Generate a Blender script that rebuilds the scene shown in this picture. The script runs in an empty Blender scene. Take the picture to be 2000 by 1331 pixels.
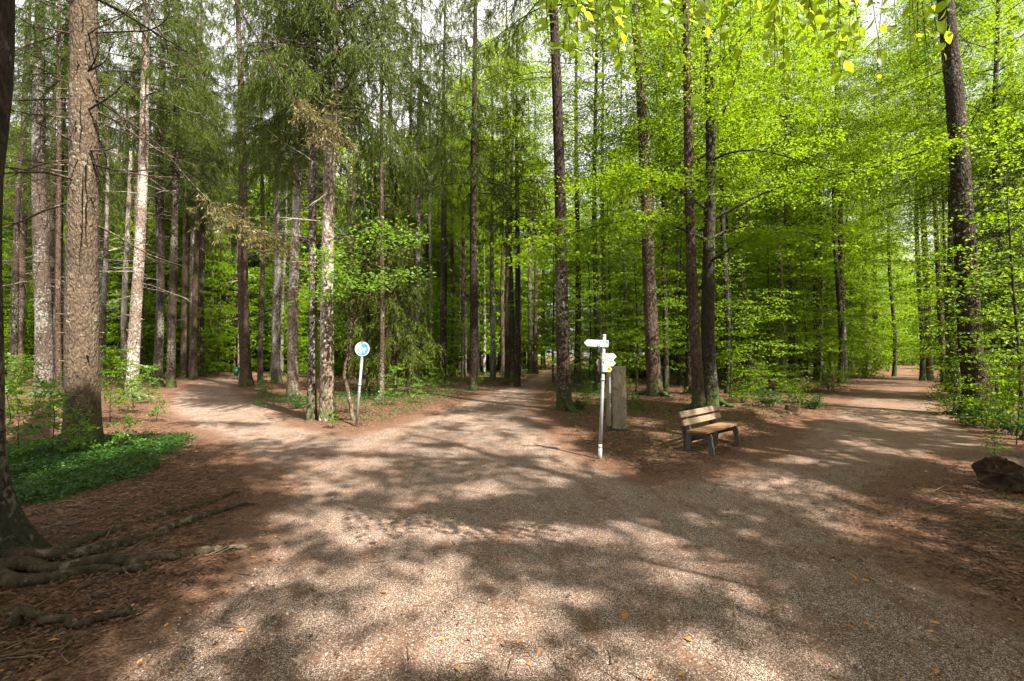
import bpy, bmesh, math
import numpy as np
from mathutils import Vector
R = math.radians
rng = np.random.default_rng(7)
scene = bpy.context.scene
col = scene.collection

# ------------------------------------------------------------------ camera, sky, sun, exposure
CAM_H, FPX, HORIZON = 1.85, 889.0, 692.0
PITCH = math.atan((HORIZON - 665.5) / FPX)
cam = bpy.data.cameras.new('camera')
cam.sensor_width = 36.0
cam.lens = FPX / 2000 * 36.0
cam.clip_start, cam.clip_end = 0.05, 2000
camo = bpy.data.objects.new('camera', cam)
col.objects.link(camo)
camo.location = (0, 0, CAM_H)
camo.rotation_euler = (R(90) + PITCH, 0, 0)
scene.camera = camo

SUN_EL, SUN_AZ = R(52), R(43)          # sun behind the camera, to its right
S = Vector((math.sin(SUN_AZ) * math.cos(SUN_EL), -math.cos(SUN_AZ) * math.cos(SUN_EL), math.sin(SUN_EL)))
world = bpy.data.worlds.new('World')
scene.world = world
world.use_nodes = True
wn = world.node_tree
sky = wn.nodes.new('ShaderNodeTexSky')
sky.sky_type = 'NISHITA'
sky.sun_disc = False
sky.sun_elevation = SUN_EL
sky.sun_rotation = math.pi - SUN_AZ
sky.air_density, sky.dust_density, sky.ozone_density = 1.0, 6.0, 0.6
wn.nodes['Background'].inputs['Strength'].default_value = 0.07
tcn = wn.nodes.new('ShaderNodeTexCoord'); cn = wn.nodes.new('ShaderNodeTexNoise'); cn.inputs['Scale'].default_value = 2.2; cn.inputs['Detail'].default_value = 6
cr = wn.nodes.new('ShaderNodeValToRGB'); cr.color_ramp.elements[0].position = .30; cr.color_ramp.elements[0].color = (.45, .45, .45, 1)
cr.color_ramp.elements[1].position = .60; cr.color_ramp.elements[1].color = (.95, .95, .95, 1)
cm_ = wn.nodes.new('ShaderNodeMixRGB'); cm_.inputs['Color2'].default_value = (6.3, 6.0, 5.7, 1)      # cloud noise added to whiten the sky
wn.links.new(tcn.outputs['Generated'], cn.inputs['Vector']); wn.links.new(cn.outputs[0], cr.inputs[0]); wn.links.new(cr.outputs[0], cm_.inputs[0])
wn.links.new(sky.outputs[0], cm_.inputs['Color1']); wn.links.new(cm_.outputs[0], wn.nodes['Background'].inputs['Color'])
sun = bpy.data.lights.new('sun', 'SUN')
sun.energy, sun.angle, sun.color = 5.0, R(0.6), (1.0, 0.92, 0.82)
suno = bpy.data.objects.new('sun', sun)
col.objects.link(suno)
suno.rotation_euler = S.to_track_quat('Z', 'Y').to_euler()
suno.location = S * 60
vs = scene.view_settings
vs.view_transform, vs.look, vs.exposure, vs.gamma = 'Standard', 'None', 1.95, 1.0
cy = scene.cycles
cy.max_bounces, cy.diffuse_bounces, cy.glossy_bounces, cy.transmission_bounces = 6, 4, 1, 4
cy.use_denoising = True
cy.use_adaptive_sampling = True
cy.adaptive_threshold = 0.02
cy.sample_clamp_indirect = 6.0

# ------------------------------------------------------------------ helpers
def pt(px, py, d):
    """world point seen at photo pixel (px, py) at forward distance d (world Y)"""
    x, y, z = (px - 1000) / FPX, 1.0, (665.5 - py) / FPX
    c, s = math.cos(PITCH), math.sin(PITCH)
    yy, zz = y * c - z * s, y * s + z * c
    k = d / yy
    return np.array((x * k, d, CAM_H + zz * k))

def gp(px, py, dmax=140):
    """ground point (z = 0) under a photo pixel"""
    z = (665.5 - py) / FPX
    c, s = math.cos(PITCH), math.sin(PITCH)
    yy, zz = c - z * s, s + z * c
    k = CAM_H / max(-zz, 1e-4)
    k = min(k, dmax / yy)
    return np.array(((px - 1000) / FPX * k, yy * k, 0.0))

_w = np.random.default_rng(3)
_WV = [(_w.normal(size=2) * f, _w.uniform(0, 6.28), a) for f, a, n in
       ((0.12, 1.0, 4), (0.45, 0.5, 5), (1.3, 0.25, 6), (3.2, 0.12, 6)) for _ in range(n)]
def wave(x, y):
    s = 0
    for k, p, a in _WV:
        s = s + a * np.sin(k[0] * x + k[1] * y + p)
    return s * 0.4

def norm(a):
    return a / np.maximum(np.linalg.norm(a, axis=-1, keepdims=True), 1e-9)

class Acc:
    """collects quads; build() links them as one mesh object"""
    def __init__(self):
        self.v, self.f, self.n = [], [], 0
    def add(self, V, F):
        self.v.append(np.asarray(V, dtype=np.float64).reshape(-1, 3))
        self.f.append(np.asarray(F, dtype=np.int64).reshape(-1, 4) + self.n)
        self.n += len(self.v[-1])
    def mesh(self, name, mat, smooth=True):
        V = np.concatenate(self.v); F = np.concatenate(self.f)
        return quad_mesh(name, V, F, mat, smooth)
    def build(self, name, mat, parent=None, smooth=True, loc=None):
        return link(name, self.mesh(name, mat, smooth), parent, loc)
    def tube(self, P, rad, sides=6):
        P = np.asarray(P, float); k = len(P)
        rad = np.broadcast_to(np.asarray(rad, float), (k,))
        T = norm(np.gradient(P, axis=0))
        m = np.abs(T.mean(0)); ref = np.zeros(3); ref[np.argmin(m)] = 1
        A = norm(np.cross(T, ref)); B = np.cross(T, A)
        th = np.arange(sides) * 2 * math.pi / sides
        V = P[:, None] + rad[:, None, None] * (np.cos(th)[None, :, None] * A[:, None] + np.sin(th)[None, :, None] * B[:, None])
        i = np.arange(k - 1)[:, None] * sides; j = np.arange(sides)[None]; j2 = (j + 1) % sides
        F = np.stack([i + j, i + j2, i + sides + j2, i + sides + j], -1)
        self.add(V, F)
    def box(self, c, s, rot=None, taper=None):
        c = np.asarray(c, float); s = np.asarray(s, float) / 2
        V = np.array([(x, y, z) for z in (-1, 1) for y in (-1, 1) for x in (-1, 1)], float) * s
        if rot is not None: V = V @ np.asarray(rot).T
        self.add(V + c, [(0, 2, 3, 1), (4, 5, 7, 6), (0, 1, 5, 4), (2, 6, 7, 3), (0, 4, 6, 2), (1, 3, 7, 5)])
    def leaves(self, C, D, N, L, W, fold=0.15):
        """one folded rhombus per leaf: base C, direction D, normal N"""
        D = norm(D); N = norm(N - (N * D).sum(-1, keepdims=True) * D); B = np.cross(N, D)
        L = np.broadcast_to(L, (len(C),))[:, None]; W = np.broadcast_to(W, (len(C),))[:, None]
        mid = C + D * L * 0.45
        V = np.stack([C, mid + B * W / 2 + N * W * fold, C + D * L, mid - B * W / 2 + N * W * fold], 1)
        F = np.arange(len(C))[:, None] * 4 + np.array([0, 3, 2, 1])
        self.add(V, F)
    def fine_leaves(self, C, D, N, L, W):
        """shaped leaf: eight quads either side of a midrib, gently cupped"""
        D = norm(D); N = norm(N - (N * D).sum(-1, keepdims=True) * D); B = np.cross(N, D)
        t = np.array([0, .12, .3, .5, .7, .87, 1.0]); hw = np.array([.02, .5, .93, 1.0, .74, .36, .015])
        n, k = len(C), len(t)
        L = np.broadcast_to(L, (n,)); W = np.broadcast_to(W, (n,))
        cur = -0.18 * (t ** 2)
        mid = C[:, None] + D[:, None] * (L[:, None] * t)[..., None] + N[:, None] * (L[:, None] * cur)[..., None]
        e = (W[:, None] / 2 * hw)[..., None]
        V = np.stack([mid + B[:, None] * e + N[:, None] * e * .22, mid, mid - B[:, None] * e + N[:, None] * e * .22], 2).reshape(n, k * 3, 3)
        a = np.arange(k - 1) * 3
        q = np.concatenate([np.stack([a, a + 1, a + 4, a + 3], -1), np.stack([a + 1, a + 2, a + 5, a + 4], -1)])
        self.add(V, np.arange(n)[:, None, None] * (k * 3) + q)

def quad_mesh(name, V, F, mat, smooth=True):
    me = bpy.data.meshes.new(name)
    me.vertices.add(len(V)); me.vertices.foreach_set('co', np.ascontiguousarray(V, dtype=np.float32).ravel())
    me.loops.add(F.size); me.loops.foreach_set('vertex_index', np.ascontiguousarray(F, dtype=np.int32).ravel())
    me.polygons.add(len(F))
    me.polygons.foreach_set('loop_start', np.arange(0, F.size, 4, dtype=np.int32))
    try: me.polygons.foreach_set('loop_total', np.full(len(F), 4, dtype=np.int32))
    except Exception: pass
    me.polygons.foreach_set('use_smooth', np.full(len(F), smooth))
    if mat: me.materials.append(mat)
    me.update(calc_edges=True)
    return me

def link(name, data, parent=None, loc=None):
    o = bpy.data.objects.new(name, data)
    col.objects.link(o)
    if parent is not None: o.parent = parent
    if loc is not None: o.location = loc
    return o

def tag(o, label, cat, group=None, kind=None):
    o['label'] = label; o['category'] = cat
    if group: o['group'] = group
    if kind: o['kind'] = kind
    return o

def thing(name, label, cat, loc=(0, 0, 0), rz=0, group=None):
    o = link(name, None, None, tuple(loc))
    o.rotation_euler = (0, 0, rz)
    return tag(o, label, cat, group)

# ------------------------------------------------------------------ materials
class NT:
    def __init__(self, name):
        self.m = bpy.data.materials.new(name); self.m.use_nodes = True
        self.t = self.m.node_tree; self.p = self.t.nodes['Principled BSDF']
        self.out = self.t.nodes['Material Output']
    def n(self, typ, **kw):
        nd = self.t.nodes.new('ShaderNode' + typ)
        ins = kw.pop('i', {})
        for k, v in kw.items(): setattr(nd, k, v)
        for k, v in ins.items(): self.set(nd, k, v)
        return nd
    def set(self, nd, k, v):
        s = nd.inputs[k]
        if hasattr(v, 'bl_idname') and hasattr(v, 'outputs'): v = v.outputs[0]
        if isinstance(v, bpy.types.NodeSocket): self.t.links.new(v, s)
        else:
            if isinstance(v, tuple) and len(v) == 3 and s.type == 'RGBA': v = (*v, 1)
            s.default_value = v
    def ramp(self, fac, stops, interp='LINEAR'):
        r = self.n('ValToRGB', i={'Fac': fac}); r.color_ramp.interpolation = interp
        e = r.color_ramp.elements
        while len(e) < len(stops): e.new(0.5)
        for q, (p, c) in zip(e, stops):
            q.position = p
            q.color = (*c, 1) if isinstance(c, tuple) else (c, c, c, 1)
        return r.outputs[0]
    def mix(self, f, a, b, typ='MIX'):
        m = self.n('MixRGB', blend_type=typ, i={'Fac': f, 'Color1': a, 'Color2': b}); return m.outputs[0]
    def math(self, op, a, b=0.0, c=0.0, clamp=False):
        m = self.n('Math', operation=op, use_clamp=clamp)
        self.set(m, 0, a); self.set(m, 1, b); self.set(m, 2, c); return m.outputs[0]
    def noise(self, vec, scale, detail=3, rough=0.55, out=0):
        return self.n('TexNoise', i={'Vector': vec, 'Scale': scale, 'Detail': detail, 'Roughness': rough}).outputs[out]
    def voro(self, vec, scale, feat='F1'):
        return self.n('TexVoronoi', feature=feat, i={'Vector': vec, 'Scale': scale})
    def smooth(self, v, a, b):
        m = self.n('MapRange', interpolation_type='SMOOTHSTEP', i={0: v, 1: a, 2: b}); return m.outputs[0]
    def bump(self, h, strength, dist):
        b = self.n('Bump', i={'Height': h, 'Strength': strength, 'Distance': dist})
        self.t.links.new(b.outputs[0], self.p.inputs['Normal']); return b

def leaf_mat(name, dark, mid, light, trans, tmix=0.5, spec=0.35, rough=0.42):
    g = NT(name)
    isl = g.n('NewGeometry').outputs['Random Per Island']
    obr = g.n('ObjectInfo').outputs['Random']
    f = g.math('ADD', g.math('MULTIPLY', isl, 0.6), g.math('MULTIPLY', obr, 0.4))
    c = g.ramp(f, [(0.05, dark), (0.5, mid), (0.95, light)])
    g.set(g.p, 'Base Color', c); g.set(g.p, 'Roughness', rough); g.set(g.p, 'Specular IOR Level', spec)
    tr = g.n('BsdfTranslucent', i={'Color': g.mix(0.55, c, trans)})
    mx = g.n('MixShader', i={0: tmix, 1: g.p, 2: tr})
    g.t.links.new(mx.outputs[0], g.out.inputs[0])
    return g.m

M = {}
M['beech_leaf'] = leaf_mat('beech_leaf', (0.026, 0.072, 0.004), (0.066, 0.155, 0.006), (0.135, 0.24, 0.009), (0.44, 0.62, 0.008), 0.54, 0.28)
M['sunlit_leaf'] = leaf_mat('sunlit_leaf', (0.17, 0.29, 0.010), (0.22, 0.35, 0.014), (0.29, 0.42, 0.02), (0.72, 0.88, 0.03), 0.66, 0.4, 0.38)  # brighter copy of beech_leaf, sunlit look put into the colour
M['maple_leaf'] = leaf_mat('maple_leaf', (0.045, 0.115, 0.010), (0.09, 0.19, 0.018), (0.17, 0.29, 0.04), (0.30, 0.48, 0.02), 0.45, 0.45)
M['herb_leaf'] = leaf_mat('herb_leaf', (0.018, 0.055, 0.008), (0.035, 0.095, 0.012), (0.065, 0.15, 0.018), (0.10, 0.24, 0.015), 0.35)
M['spruce_needle'] = leaf_mat('spruce_needle', (0.024, 0.042, 0.006), (0.058, 0.086, 0.011), (0.115, 0.145, 0.022), (0.19, 0.26, 0.02), 0.38, 0.15)
M['dry_needle'] = leaf_mat('dry_needle', (0.09, 0.075, 0.03), (0.17, 0.15, 0.05), (0.26, 0.22, 0.09), (0.3, 0.25, 0.08), 0.25)
M['larch_needle'] = leaf_mat('larch_needle', (0.10, 0.14, 0.012), (0.16, 0.20, 0.016), (0.24, 0.27, 0.03), (0.4, 0.45, 0.03), 0.45)
M['litter'] = leaf_mat('litter', (0.048, 0.026, 0.016), (0.115, 0.060, 0.034), (0.24, 0.14, 0.08), (0.25, 0.11, 0.04), 0.15, 0.3, 0.6)
M['yellow_leaf'] = leaf_mat('yellow_leaf', (0.30, 0.13, 0.04), (0.42, 0.20, 0.06), (0.5, 0.28, 0.10), (0.4, 0.2, 0.05), 0.15)

def bark(name, lo, mid, hi, lichen, lichen_amt, moss=0.5, scaly=34, green=(0.05, 0.085, 0.012)):
    g = NT(name)
    oc = g.n('TexCoord').outputs['Object']
    ob = g.n('ObjectInfo').outputs['Random']
    off = g.n('CombineXYZ', i={0: g.math('MULTIPLY', ob, 37.0), 1: g.math('MULTIPLY', ob, 11.0), 2: g.math('MULTIPLY', ob, 71.0)})
    v = g.n('VectorMath', operation='ADD', i={0: oc, 1: off}).outputs[0]
    vs_ = g.n('Mapping', i={'Vector': v, 'Scale': (1, 1, 0.45)}).outputs[0]
    big = g.noise(v, 1.6, 4)
    fine = g.noise(vs_, 22, 4, 0.65)
    vo = g.voro(vs_, scaly)
    warped = g.mix(0.14, vs_, g.n('TexNoise', i={'Vector': vs_, 'Scale': 9.0, 'Detail': 2.0}).outputs[1])
    plates = g.voro(warped, scaly * 0.55).outputs['Distance']
    f = g.math('ADD', g.math('MULTIPLY', fine, 0.6), g.math('MULTIPLY', plates, 0.5))
    c = g.ramp(f, [(0.2, hi), (0.48, mid), (0.78, lo)])
    c = g.mix(0.35, c, g.ramp(vo.outputs['Color'], [(0.1, lo), (0.9, hi)]))
    c = g.mix(0.75, c, g.ramp(big, [(0.25, (0.62, 0.58, 0.55)), (0.7, (1.15, 1.12, 1.08))]), 'MULTIPLY')
    lm = g.noise(v, 13, 5, 0.7); lb = g.noise(vs_, 1.1, 2)
    lmask = g.smooth(g.math('ADD', lm, g.math('MULTIPLY', g.math('SUBTRACT', lb, 0.5), 0.7)), 0.66 - lichen_amt * 0.26, 0.72 - lichen_amt * 0.24)
    c = g.mix(g.math('MULTIPLY', lmask, 0.85), c, lichen)
    z = g.n('SeparateXYZ', i={0: oc}).outputs[2]
    zz = g.math('SUBTRACT', z, g.math('MULTIPLY', g.noise(v, 2.6, 4), 1.5))
    mm = g.math('MULTIPLY', g.smooth(zz, 0.15, -0.62), g.smooth(g.noise(v, 9, 4), 0.3, 0.6))
    c = g.mix(g.math('MULTIPLY', mm, moss), c, g.mix(g.noise(v, 40, 2), (green[0] * .5, green[1] * .5, green[2]), (green[0] * 1.6, green[1] * 1.5, green[2])))
    g.set(g.p, 'Base Color', c); g.set(g.p, 'Roughness', 0.9); g.set(g.p, 'Specular IOR Level', 0.2)
    h = g.math('ADD', g.math('MULTIPLY', plates, -1.1), g.math('MULTIPLY', fine, 0.9))
    g.bump(h, 0.9, 0.03)
    return g.m
M['bark_brown'] = bark('bark_brown', (0.022, 0.013, 0.009), (0.070, 0.048, 0.033), (0.14, 0.10, 0.07), (0.20, 0.185, 0.15), 0.25, 0.6)
M['bark_tan'] = bark('bark_tan', (0.03, 0.021, 0.014), (0.105, 0.078, 0.052), (0.19, 0.148, 0.10), (0.26, 0.235, 0.18), 0.3, 0.7, 50)
M['bark_lichen'] = bark('bark_lichen', (0.03, 0.022, 0.017), (0.075, 0.057, 0.042), (0.135, 0.105, 0.08), (0.22, 0.215, 0.185), 0.62, 0.7)
M['bark_pale'] = bark('bark_pale', (0.045, 0.032, 0.024), (0.20, 0.152, 0.118), (0.32, 0.255, 0.205), (0.42, 0.39, 0.34), 0.7, 0.8)  # pale lichen bark, with some sunlight put into the colour
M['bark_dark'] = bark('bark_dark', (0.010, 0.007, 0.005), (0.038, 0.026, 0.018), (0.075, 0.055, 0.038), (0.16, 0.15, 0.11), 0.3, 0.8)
M['bark_shaded_moss'] = bark('bark_shaded_moss', (0.010, 0.007, 0.005), (0.034, 0.025, 0.018), (0.07, 0.053, 0.038), (0.12, 0.115, 0.085), 0.3, 0.55, 34, (0.020, 0.032, 0.006))  # darker copy of bark_dark, shade put into the moss colour
M['bark_beech'] = bark('bark_beech', (0.018, 0.017, 0.012), (0.042, 0.040, 0.027), (0.065, 0.06, 0.042), (0.13, 0.13, 0.10), 0.3, 0.9, 16, (0.045, 0.09, 0.01))
M['bark_root'] = bark('bark_root', (0.018, 0.012, 0.008), (0.065, 0.045, 0.03), (0.15, 0.11, 0.08), (0.18, 0.155, 0.12), 0.3, 0.3, 26, (0.024, 0.036, 0.006))

def ground_mat():
    g = NT('forest_ground')
    pos = g.n('NewGeometry').outputs['Position']
    at = g.n('Attribute', attribute_name='inside').outputs['Fac']
    mo = g.n('Attribute', attribute_name='green').outputs['Fac']
    wet = g.n('Attribute', attribute_name='brown').outputs['Fac']
    n1 = g.noise(pos, 0.8, 5, 0.62); n2 = g.noise(pos, 4.5, 5, 0.65); n3 = g.noise(pos, 30, 4, 0.7)
    # gravel: fine chips of grey, tan, white stone over brown fines
    v1 = g.voro(pos, 150); v2 = g.voro(pos, 300)
    chip = g.n('SeparateColor', i={0: v1.outputs['Color']}).outputs[0]
    chip2 = g.n('SeparateColor', i={0: v2.outputs['Color']}).outputs[1]
    st = [(0.05, (0.050, 0.029, 0.021)), (0.28, (0.160, 0.102, 0.072)), (0.50, (0.31, 0.222, 0.168)), (0.72, (0.53, 0.43, 0.35)), (0.92, (0.84, 0.76, 0.68))]
    ca = g.ramp(chip, st); cb = g.ramp(chip2, st)
    grav = g.mix(0.30, ca, cb)
    grav = g.mix(g.smooth(v1.outputs['Distance'], 0.38, 0.8), grav, (0.075, 0.048, 0.033))
    grav = g.mix(0.55, grav, g.ramp(n2, [(0.3, (0.70, 0.58, 0.50)), (0.7, (1.15, 1.06, 0.98))]), 'MULTIPLY')
    # needle and soil
    soil = g.mix(n3, (0.045, 0.023, 0.013), (0.165, 0.092, 0.056))
    soil = g.mix(0.45, soil, g.ramp(g.n('SeparateColor', i={0: g.voro(g.n('Mapping', i={'Vector': pos, 'Scale': (1, 2.6, 1), 'Rotation': (0, 0, 0.5)}).outputs[0], 60).outputs['Color']}).outputs[0],
                             [(0.1, (0.035, 0.016, 0.010)), (0.55, (0.12, 0.058, 0.034)), (0.95, (0.30, 0.19, 0.12))]))
    # leaf litter
    lv = g.voro(g.mix(0.12, pos, g.n('TexNoise', i={'Vector': pos, 'Scale': 14.0}).outputs[1]), 17)
    lit = g.ramp(g.n('SeparateColor', i={0: lv.outputs['Color']}).outputs[0], [(0.05, (0.045, 0.018, 0.010)), (0.5, (0.115, 0.056, 0.032)), (0.95, (0.25, 0.145, 0.085))])
    lit = g.mix(g.smooth(lv.outputs['Distance'], 0.3, 0.8), lit, (0.03, 0.013, 0.008))
    lit = g.mix(g.math('MULTIPLY', n3, 0.6), lit, soil)
    e1 = g.math('ADD', at, g.math('MULTIPLY', g.math('SUBTRACT', n2, 0.5), 1.1))
    e1 = g.math('ADD', e1, g.math('MULTIPLY', g.math('SUBTRACT', n1, 0.5), 1.3))
    floor = g.mix(g.smooth(e1, -0.7, 0.15), lit, soil)
    gm = g.math('SUBTRACT', g.smooth(e1, 0.15, 0.95), wet, clamp=True)
    n4 = g.noise(g.n('Mapping', i={'Vector': pos, 'Scale': (1.6, .55, 1), 'Rotation': (0, 0, .35)}).outputs[0], 1.5, 6, 0.68)
    drift = g.math('ADD', g.math('ADD', g.math('MULTIPLY', n2, 0.35), g.math('MULTIPLY', n3, 0.30)), g.math('MULTIPLY', n4, 0.45))
    spots = g.smooth(drift, 0.52, 0.64)
    gm = g.math('MULTIPLY', gm, g.math('SUBTRACT', 1.0, g.math('MULTIPLY', spots, 0.85)))
    base = g.mix(gm, floor, grav)
    gr = g.math('MULTIPLY', g.smooth(g.math('ADD', mo, g.math('MULTIPLY', g.math('SUBTRACT', n2, 0.5), 1.6)), 0.35, 0.75), g.smooth(n3, 0.2, 0.6))
    base = g.mix(gr, base, g.mix(n3, (0.015, 0.035, 0.006), (0.06, 0.10, 0.014)))
    g.set(g.p, 'Base Color', base); g.set(g.p, 'Roughness', 0.92); g.set(g.p, 'Specular IOR Level', 0.18)
    hg = g.math('ADD', g.math('MULTIPLY', v1.outputs['Distance'], -0.8), g.math('MULTIPLY', chip, 0.7))
    hl = g.math('ADD', g.math('MULTIPLY', lv.outputs['Distance'], -1.0), g.math('MULTIPLY', n3, 1.3))
    h = g.n('MixRGB', i={'Fac': gm, 'Color1': hl, 'Color2': hg}).outputs[0]
    g.bump(h, 0.8, 0.016)
    return g.m
M['ground'] = ground_mat()

def simple(name, c1, c2, scale=12, rough=0.6, bump=0.3, bd=0.004, spec=0.4, metal=0.0, stretch=(1, 1, 1), stain=None):
    g = NT(name)
    oc = g.n('TexCoord').outputs['Object']
    v = g.n('Mapping', i={'Vector': oc, 'Scale': stretch}).outputs[0]
    n = g.noise(v, scale, 5, 0.65)
    c = g.ramp(n, [(0.3, c1), (0.7, c2)])
    if stain:
        c = g.mix(g.math('MULTIPLY', g.smooth(g.noise(oc, scale * 0.35, 5, 0.7), 0.52, 0.68), 0.75), c, stain)
    g.set(g.p, 'Base Color', c); g.set(g.p, 'Roughness', rough); g.set(g.p, 'Metallic', metal); g.set(g.p, 'Specular IOR Level', spec)
    g.bump(n, bump, bd)
    return g.m
M['galvanised'] = simple('galvanised', (0.24, 0.26, 0.27), (0.44, 0.47, 0.48), 18, 0.45, 0.1, 0.001, 0.5, 0.35, (1, 1, 0.3), (0.20, 0.21, 0.16))
M['sign_white'] = simple('sign_white', (0.48, 0.49, 0.50), (0.62, 0.63, 0.62), 6, 0.4, 0.05, 0.001, 0.5, 0, (1, 1, 1), (0.52, 0.55, 0.48))
M['sign_back'] = simple('sign_back', (0.16, 0.155, 0.14), (0.26, 0.25, 0.23), 14, 0.5, 0.1, 0.001, 0.4, 0.3)
M['sign_green'] = simple('sign_green', (0.015, 0.20, 0.13), (0.03, 0.30, 0.20), 9, 0.45, 0.05, 0.001)
M['sign_yellow'] = simple('sign_yellow', (0.55, 0.58, 0.04), (0.68, 0.70, 0.08), 9, 0.45, 0.05, 0.001)
M['sign_ink'] = simple('sign_ink', (0.03, 0.03, 0.035), (0.07, 0.07, 0.075), 9, 0.5, 0.05, 0.001)
M['faded_ink'] = simple('faded_ink', (0.30, 0.30, 0.33), (0.5, 0.5, 0.52), 30, 0.5, 0.05, 0.001)
M['faded_red'] = simple('faded_red', (0.60, 0.36, 0.36), (0.72, 0.52, 0.50), 30, 0.5, 0.05, 0.001)
M['sticker'] = simple('sticker', (0.5, 0.5, 0.36), (0.66, 0.65, 0.5), 30, 0.5, 0.05, 0.001)
M['band_green'] = simple('band_green', (0.05, 0.22, 0.03), (0.10, 0.36, 0.05), 30, 0.5, 0.05, 0.001)
M['concrete'] = simple('concrete', (0.15, 0.125, 0.088), (0.27, 0.235, 0.165), 26, 0.85, 0.5, 0.006, 0.25, 0, (1, 1, 0.35), (0.055, 0.052, 0.03))
M['concrete_leg'] = simple('concrete_leg', (0.05, 0.046, 0.036), (0.145, 0.13, 0.10), 34, 0.9, 0.6, 0.006, 0.2, 0, (1, 1, 1), (0.05, 0.055, 0.028))
M['tar'] = simple('tar', (0.012, 0.011, 0.009), (0.03, 0.026, 0.02), 20, 0.85, 0.6, 0.01)
M['plank_back'] = simple('plank_back', (0.16, 0.11, 0.07), (0.31, 0.22, 0.145), 20, 0.6, 0.35, 0.003, 0.35, 0, (0.08, 2, 2), (0.16, 0.135, 0.11))
M['plank_seat'] = simple('plank_seat', (0.15, 0.082, 0.038), (0.29, 0.165, 0.078), 20, 0.55, 0.35, 0.003, 0.35, 0, (0.08, 2, 2), (0.13, 0.095, 0.065))
M['bin_green'] = simple('bin_green', (0.01, 0.10, 0.055), (0.02, 0.17, 0.09), 9, 0.4, 0.05, 0.002)
M['dark_metal'] = simple('dark_metal', (0.03, 0.035, 0.03), (0.06, 0.06, 0.055), 9, 0.6, 0.1, 0.002)
M['rotten'] = simple('rotten', (0.022, 0.015, 0.009), (0.115, 0.075, 0.043), 9, 0.9, 1.0, 0.05, 0.2, 0, (0.25, 1.5, 1.5), (0.028, 0.035, 0.012))
M['moss'] = simple('moss', (0.018, 0.035, 0.006), (0.06, 0.10, 0.012), 40, 0.95, 1.0, 0.02, 0.1, 0, (1, 1, 1), (0.05, 0.03, 0.015))
M['twig'] = simple('twig', (0.06, 0.04, 0.026), (0.22, 0.15, 0.10), 20, 0.85, 0.4, 0.004)
M['pebble'] = None
def pebble_mat():
    g = NT('pebble')
    r = g.n('NewGeometry').outputs['Random Per Island']
    c = g.ramp(r, [(0.0, (0.05, 0.034, 0.024)), (0.35, (0.18, 0.125, 0.09)), (0.7, (0.32, 0.25, 0.20)), (1.0, (0.48, 0.42, 0.365))])
    g.set(g.p, 'Base Color', c); g.set(g.p, 'Roughness', 0.85); g.set(g.p, 'Specular IOR Level', 0.25)
    return g.m
M['pebble'] = pebble_mat()

# ------------------------------------------------------------------ ground and paths
PATH_PX = [(60, 1331), (250, 1215), (470, 1090), (440, 1030), (505, 965), (450, 905), (375, 850), (300, 800), (325, 768), (385, 742), (440, 735), (520, 729),
           (500, 741), (472, 748), (468, 760), (500, 780), (560, 803), (600, 832), (690, 846), (760, 832), (860, 797), (940, 767), (1010, 747), (1050, 727), (1062, 714),
           (1100, 709), (1190, 713), (1190, 722), (1112, 728), (1084, 742), (1066, 762), (1056, 795), (1090, 845), (1160, 893), (1270, 935), (1400, 912), (1490, 872),
           (1560, 826), (1620, 786), (1690, 746), (1772, 716), (1796, 713), (1806, 738), (1842, 778), (1905, 825), (2010, 885), (1880, 900), (1780, 950), (1720, 1010),
           (1800, 1090), (2000, 1190)]
PATH = np.array([gp(*p)[:2] for p in PATH_PX] + [(4.5, 0.5), (6, -16), (-4, -16), (-3, 0.5)])

def poly_sd(x, y, poly):
    """signed distance, positive inside"""
    x = np.asarray(x, float); y = np.asarray(y, float)
    ins = np.zeros(x.shape, bool); dmin = np.full(x.shape, 1e9)
    n = len(poly)
    for i in range(n):
        ax, ay = poly[i]; bx, by = poly[(i + 1) % n]
        cond = ((ay > y) != (by > y)) & (x < (bx - ax) * (y - ay) / ((by - ay) if by != ay else 1e-9) + ax)
        ins ^= cond
        ex, ey = bx - ax, by - ay
        t = np.clip(((x - ax) * ex + (y - ay) * ey) / max(ex * ex + ey * ey, 1e-9), 0, 1)
        dmin = np.minimum(dmin, np.hypot(x - ax - t * ex, y - ay - t * ey))
    return np.where(ins, dmin, -dmin)

def on_path(x, y, margin=0.0):
    return float(poly_sd(np.array([x]), np.array([y]), PATH)[0]) > -margin

GREEN_PX = [[(-60, 905), (100, 878), (200, 872), (345, 862), (330, 890), (240, 905), (120, 925), (-60, 935)],
            [(-60, 935), (120, 925), (275, 922), (262, 942), (190, 962), (120, 985), (60, 992), (0, 1015), (-60, 1020)],
            [(500, 770), (560, 770), (600, 800), (560, 800)],
            [(630, 835), (600, 800), (700, 760), (900, 745), (960, 752), (830, 795), (740, 832)],
            [(1080, 760), (1180, 760), (1260, 800), (1230, 815), (1120, 810)],
            [(1420, 800), (1440, 760), (1560, 765), (1610, 790), (1530, 815)],
            [(1810, 770), (1990, 770), (2060, 850), (1900, 835)]]
GREENS = [np.array([gp(*p)[:2] for p in q]) for q in GREEN_PX]

def floor_z(x, y, sd=None):
    if sd is None: sd = poly_sd(x, y, PATH)
    out = np.clip(-sd / 1.2, 0, 1)
    lump = wave(x * 1.4, y * 1.4)
    return 0.012 * wave(x, y) * (1 - out) + out * (0.03 + 0.055 * lump)

def fz(x, y):
    return float(floor_z(np.array([x]), np.array([y]))[0])

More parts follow.
